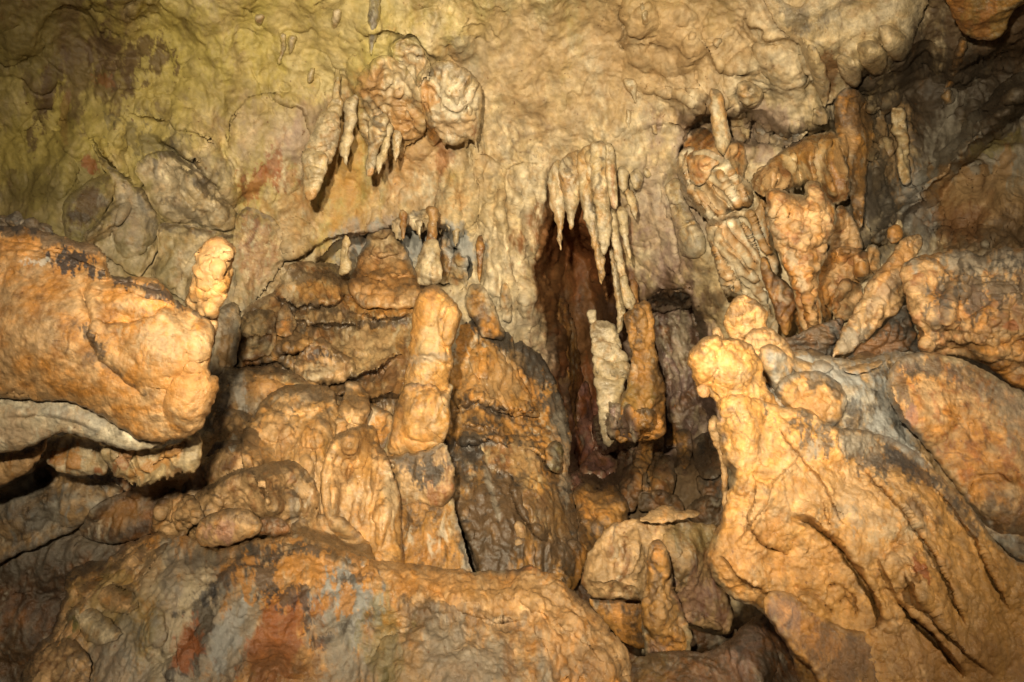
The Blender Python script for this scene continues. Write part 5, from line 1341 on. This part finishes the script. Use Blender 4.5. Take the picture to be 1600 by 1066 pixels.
# ------------------------------------------------------------------ RIGHT: orange knobbly columns and leaning slab
kc = "orange knobbly columns right of the draperies"
B('popcorn_column', "1198,302 1208,295 1220,294 1232,302 1256,305 1256,291 1266,284 1280,288 1290,304 1304,320 1308,349 1294,378 1290,400 1278,446 1284,480 1272,522 1258,505 1246,470 1232,430 1216,398 1206,366",
  4.25, 'orange', 'popcorn', 'tallest orange popcorn crusted column, below the brown dome', 'column', kc, ext=20, fat=.75, blend=5, auto=(24, 8, 18, 1.5, .5),
  lobes=[(1220, 315, 22, 22, 0, .06, .6), (1274, 305, 18, 26, 0, .06, .6), (1255, 350, 44, 44, 0, .06, .7), (1255, 420, 24, 50, -10, .05, .7)],
  paints=[(1235, 400, 7, 70, -25, 'pale', .6, .6, 10, .3), (1220, 305, 24, 10, 0, 'umber', .35)])
for o, d, lab in [("1302,336 1314,321 1330,336 1344,366 1346,389 1324,406 1300,400 1294,378", ('b', .10), 'orange knob standing right of the tallest popcorn column'),
                  ("1270,446 1284,402 1310,386 1346,392 1362,420 1340,450 1312,470 1296,502 1276,505", ('b', .10), 'cluster of orange bumps under the orange knob'),
                  ("1300,478 1306,450 1326,437 1344,452 1342,480 1326,500 1306,496", ('b', .10), 'round orange knob left of the leaning slab'),
                  ("1332,402 1352,392 1368,412 1362,432 1338,437", ('b', .10), 'smaller orange knob above the leaning slab'),
                  ("1356,390 1364,382 1372,386 1374,420 1362,424", ('b', .10), 'upright tan stub behind the leaning slab'),
                  ("1246,470 1262,456 1276,480 1278,520 1254,530 1244,505", ('b', .10), 'dull tan knob at the foot of the tallest popcorn column')]:
    B('popcorn_rock', o, d, 'orange', 'popcorn', lab, 'rock', kc, fat=.85, auto=(8, 7, 14, 1.5, .5), blend=5)
B('drip_finger', "1191,404 1197,405 1204,426 1218,434 1243,460 1242,490 1230,522 1218,510 1206,476 1194,440", 4.5, 'brown', 'knob', 'dark brown pointed finger against the white drapery', 'stalagmite', fat=.8)
B('leaning_slab', "1436,365 1440,384 1428,405 1413,472 1380,506 1331,548 1308,556 1300,560 1308,535 1331,494 1353,446 1387,408 1406,378", (3.75, 3.5), 'tan', 'knob', 'long tan slab leaning diagonally against the right boulders', 'slab', fat=.7, hmax=.2, auto=(12, 8, 20, 2, .4),
  paints=[(1400, 420, 14, 60, 35, 'orange', .5), (1330, 530, 30, 14, -40, 'grey', .7), (1370, 470, 10, 60, 42, 'grey', .4)])
B('pebble', "1386,362 1392,354 1404,352 1410,360 1408,374 1396,380 1387,374", 4.1, 'slope', 'smooth', 'small round brown stone balanced above the leaning slab', 'stone', fat=1, res=1.8)
B('pebble', "1398,348 1404,343 1411,348 1410,357 1400,358", 4.2, 'white', 'smooth', 'tiny white stone just above the round brown one', 'stone', fat=1, res=1.8)
B('rock', "1325,556 1370,520 1412,478 1420,492 1440,545 1450,568 1400,575 1340,580", 3.6, 'dark', 'scale', 'dark scaly rock in the gap under the leaning slab', 'rock', fat=.5, hmax=.15, paints=[(1370, 540, 40, 20, -20, 'brown', .6)])
B('rock', "1224,530 1250,520 1290,505 1318,500 1310,540 1290,560 1240,556", 3.75, 'dark', 'scale', 'dark low rock between the stalagmite and the leaning slab', 'rock', fat=.5, hmax=.15)
B('boulder', "1410,424 1426,405 1456,397 1503,391 1530,400 1555,388 1604,389 1760,395 1780,620 1640,612 1594,604 1570,590 1546,574 1516,560 1482,556 1442,552 1431,514 1417,476", (3.5, 3.3), 'orange', 'popcorn',
  'large orange boulder with black pitted crust at the right edge', 'boulder', fat=.55, hmax=.4, auto=(40, 10, 30, 1.5, .35),
  lobes=[(1450, 480, 48, 86, 0, .10, .6), (1570, 480, 100, 95, 10, .14, .6), (1540, 520, 40, 50, 0, .05, .7)],
  paints=[(1560, 410, 110, 16, 0, 'grey', .8, .6, 12, .25), (1500, 400, 50, 8, -10, 'grey', .6), (1550, 450, 70, 30, -15, 'dkgrey', .75, 1.0, 9, .15), (1480, 470, 12, 50, 20, 'dkgrey', .6, .7, 9, .25), (1590, 500, 50, 40, 0, 'umber', .5, 1., 9, .2), (1576, 508, 10, 7, 0, 'rust', .8)])

# ------------------------------------------------------------------ RIGHT FOREGROUND: stalagmites and the great cascade
s1 = empty('stalagmite', 1170, 560, 3.4, 'double headed golden stalagmite behind the bulbous one on the right', 'stalagmite')
B('head', "1131,502 1140,478 1157,463 1178,470 1198,490 1197,514 1186,530 1160,538 1140,526", 3.35, 'gold', 'popcorn', parent=s1, fat=.95, size=.8, paints=[(1165, 482, 26, 6, -20, 'umber', .6, .8, 8, .25)])
B('shoulder', "1162,532 1176,516 1198,512 1222,530 1238,556 1236,600 1200,600 1170,570", 3.28, 'gold', 'popcorn', parent=s1, fat=.8, size=.8)
B('stub', "1114,516 1119,511 1126,515 1128,530 1114,530", 3.3, 'peach', 'smooth', parent=s1, fat=1, res=1.8)
gm = "small mounds around the grey stream on the right"
B('stream_slope', "1180,570 1235,548 1290,555 1345,560 1440,552 1500,640 1600,760 1640,900 1500,800 1400,730 1300,690 1220,650", (3.35, 2.75), 'grey', 'flow', 'grey smooth flowstone channel running down between the right mounds', 'flowstone', None, fat=.3, hmax=.12, auto=(30, 10, 30, 1.6, .4),
  paints=[(1390, 640, 30, 60, -25, 'bluegrey', .8), (1300, 585, 60, 16, 15, 'bluegrey', .8), (1340, 680, 60, 40, 20, 'soot', .7, .7, 10, .25), (1420, 720, 22, 60, -38, 'bluegrey', .8)])
for o, d, sch, lab, pn in [
        ("1187,556 1198,539 1221,543 1238,558 1244,582 1232,606 1208,614 1190,596", ('b', .03), 'grey', 'small grey crusted mound behind the bulbous stalagmite', []),
        ("1239,562 1250,550 1272,546 1292,556 1304,572 1290,584 1250,586", ('b', .03), 'peach', 'low orange mound at the head of the grey stream', [(1290, 575, 18, 10, 20, 'bluegrey', .6)]),
        ("1310,560 1325,552 1350,548 1380,564 1368,578 1340,584 1318,578", ('b', .03), 'peach', 'low tan mound below the foot of the leaning slab', []),
        ("1205,634 1212,608 1230,588 1262,580 1300,590 1322,618 1314,652 1290,672 1240,670", ('b', .03), 'gold', 'dome with grey cap and orange face left of the grey stream', [(1270, 590, 46, 10, 8, 'dkgrey', .7, .8, 9, .2), (1310, 612, 12, 20, -20, 'soot', .6), (1270, 635, 36, 26, 0, 'orange', .5)])]:
    B('flowstone_mound', o, d, sch, 'popcorn' if sch in ('gold', 'grey') else 'smooth', lab, 'flowstone mound', gm, soft=.4, fat=.6, blend=14, amp=.6, paints=pn)
B('flowstone_mound', "1385,612 1392,575 1422,553 1480,556 1536,578 1594,612 1660,640 1800,680 1800,960 1660,900 1598,864 1556,840 1500,768 1440,690 1402,650", (3.1, 2.75), 'orange', 'smooth',
  'wide smooth orange mound below the crusted boulder at the right edge', 'flowstone mound', None, fat=.5, hmax=.38, soft=.25, blend=14, auto=(36, 14, 60, 1.8, .2),
  creases=[("1468,644 1485,648 1502,658", 3, .02)], steps=[("1520,740 1560,740 1590,760", .03, 16)],
  lobes=[(1440, 640, 60, 60, 30, .05, .9), (1570, 790, 60, 46, 30, .06, .8)],
  paints=[(1430, 570, 60, 14, 10, 'dkgrey', .7, .8, 10, .2), (1405, 610, 18, 40, 10, 'soot', .65, .9, 9, .2), (1530, 600, 60, 16, 30, 'umber', .5, .7, 12, .3), (1425, 650, 10, 14, 0, 'pink', .5),
          (1580, 820, 50, 40, 30, 'soot', .6, .5, 16, .3), (1600, 640, 40, 60, -50, 'grey', .5)])
bs = empty('stalagmite', 1150, 640, 2.9, 'bulbous bright golden stalagmite bending left in the right foreground', 'stalagmite')
B('bulb', "1076,560 1090,537 1112,526 1135,531 1172,542 1190,572 1198,607 1214,632 1190,660 1130,655 1121,628 1106,616 1094,612 1082,592", 2.85, 'gold', 'popcorn', parent=bs, fat=.85, size=.75, amp=.9,
  lobes=[(1100, 565, 24, 36, 20, .04, 1.2), (1150, 575, 40, 36, 20, .04, 1.2)], paints=[(1090, 545, 20, 10, -30, 'umber', .5, .8, 8, .25), (1095, 590, 14, 26, 0, 'orange', .5)])
B('knob', "1090,604 1100,600 1110,608 1106,620 1094,618", 2.8, 'orange', 'smooth', parent=bs, fat=1, res=1.8)
B('bead_stalagmite', "1108,662 1113,652 1121,655 1128,690 1134,712 1142,738 1143,762 1136,752 1124,720 1114,694", 3.1, 'peach', 'knob', 'thin beaded stalagmite in the dark crack left of the golden cascade', 'stalagmite', ext=110, fat=1, res=1.8)
cas = B('flowstone_cascade', "1120,640 1134,618 1162,614 1216,634 1262,642 1300,668 1360,676 1420,700 1500,775 1556,846 1600,880 1780,940 1800,1250 1270,1250 1248,1070 1230,1010 1192,956 1166,944 1142,934 1116,906 "
        "1103,870 1108,850 1131,801 1136,771 1142,741 1128,715", (2.8, 2.45), 'gold', 'popcorn', 'huge golden flowstone cascade pouring down the right foreground', 'flowstone', fat=.4, hmax=.42, size=.7, amp=.7, rough=2, blend=10, crust=('dkgrey', .25, 6), auto=(60, 20, 60, 3, .16),
        lobes=[(1160, 690, 40, 90, 0, .07, 1.2), (1400, 830, 110, 100, 20, .07, 1.1), (1240, 790, 70, 80, -30, .05, 1.2), (1150, 870, 56, 80, -10, .07, 1.3), (1310, 690, 90, 40, 15, .05, 1.1),
               (1420, 900, 40, 50, -25, .05, .7), (1500, 960, 70, 120, -20, .05, .9), (1400, 1050, 70, 80, -20, .05, .9), (1450, 920, 30, 30, 0, .04, .6), (1425, 895, 20, 9, 40, -.03, .8)],
        steps=[("1215,660 1250,710 1290,760 1322,830", .05, 30), ("1335,720 1420,800 1475,890 1515,990", .06, 34), ("1450,745 1530,850 1580,960", .05, 30), ("1150,900 1215,930 1262,1000", .05, 24), ("1262,700 1215,750 1190,800 1150,850", .05, 26), ("1120,860 1150,900 1190,930", .04, 16), ("1400,870 1440,940 1500,1010 1560,1060", .05, 30), ("1180,745 1176,790 1172,827 1191,850 1232,866", .06, 34), ("1236,810 1266,816 1300,842 1337,887 1360,929 1373,959 1367,985", .09, 40), ("1300,962 1277,936 1240,916", .06, 24),
               ("1397,936 1442,977 1480,1023 1506,1058", .07, 40), ("1285,780 1292,812 1300,840", .03, 20), ("1370,868 1385,900 1400,930", .03, 20), ("1230,1120 1200,1000 1192,956", .03, 20)],
        creases=[("1236,810 1266,816 1300,842 1337,887 1360,929 1373,959 1368,985", 5, .09), ("1172,827 1191,850 1232,866", 3, .04), ("1397,936 1442,977 1480,1023 1506,1058", 4, .07), ("1240,916 1277,936 1300,962", 5, .06),
                 ("1290,915 1310,912 1330,930 1338,945", 3, .03), ("1310,945 1318,930 1334,945 1336,968", 3, .03), ("1284,780 1290,805 1300,830", 2, .03)],
        paints=[(1360, 700, 100, 26, 18, 'dkgrey', .75, 1.1, 10, .15), (1330, 690, 60, 16, -10, 'grey', .6, .9, 9, .2), (1440, 745, 60, 9, 38, 'black', .7, .8, 9, .15), (1400, 730, 60, 10, 20, 'soot', .5, .9, 9, .2),
                (1500, 800, 60, 9, 50, 'dkgrey', .7, .7, 10, .2), (1437, 888, 20, 7, 50, 'rust', .95, .6, 8, .12), (1440, 800, 26, 7, 30, 'dkbrown', .6, .8, 8, .2), (1310, 800, 22, 26, 0, 'grey', .5, .9, 9, .2),
                (1260, 900, 60, 60, 0, 'orange', .4, .6, 16, .4), (1150, 880, 60, 60, 0, 'orange', .5, .6, 16, .4), (1400, 1000, 140, 60, 20, 'slope' if 0 else 'ochre', .6, .6, 20, .4), (1560, 960, 80, 120, 0, 'ochre', .6, .6, 20, .4),
                (1300, 770, 50, 20, 0, 'peach', .6, .6, 12, .4), (1390, 830, 30, 12, -10, 'pale', .5, .7, 9, .3), (1480, 1040, 120, 50, 0, 'brown', .4, .5, 20, .4)])
B('dark_tongue', "1194,950 1204,926 1226,925 1250,936 1280,960 1320,982 1368,990 1380,1020 1390,1070 1400,1250 1300,1250 1276,1070 1240,1020 1210,984", (2.5, 2.3), 'slope', 'smooth', 'dull brown smooth tongue', parent=cas, fat=.6, hmax=.14, soft=.3, blend=16, auto=(14, 14, 40, 2.5, .3),
  steps=[("1198,955 1228,1007 1270,1049 1290,1075", .03, 16)], paints=[(1300, 1000, 60, 50, 30, 'brown', .6, .5, 14, .4), (1230, 960, 30, 30, 30, 'mauve', .4), (1330, 1040, 60, 50, 0, 'umber', .6)])
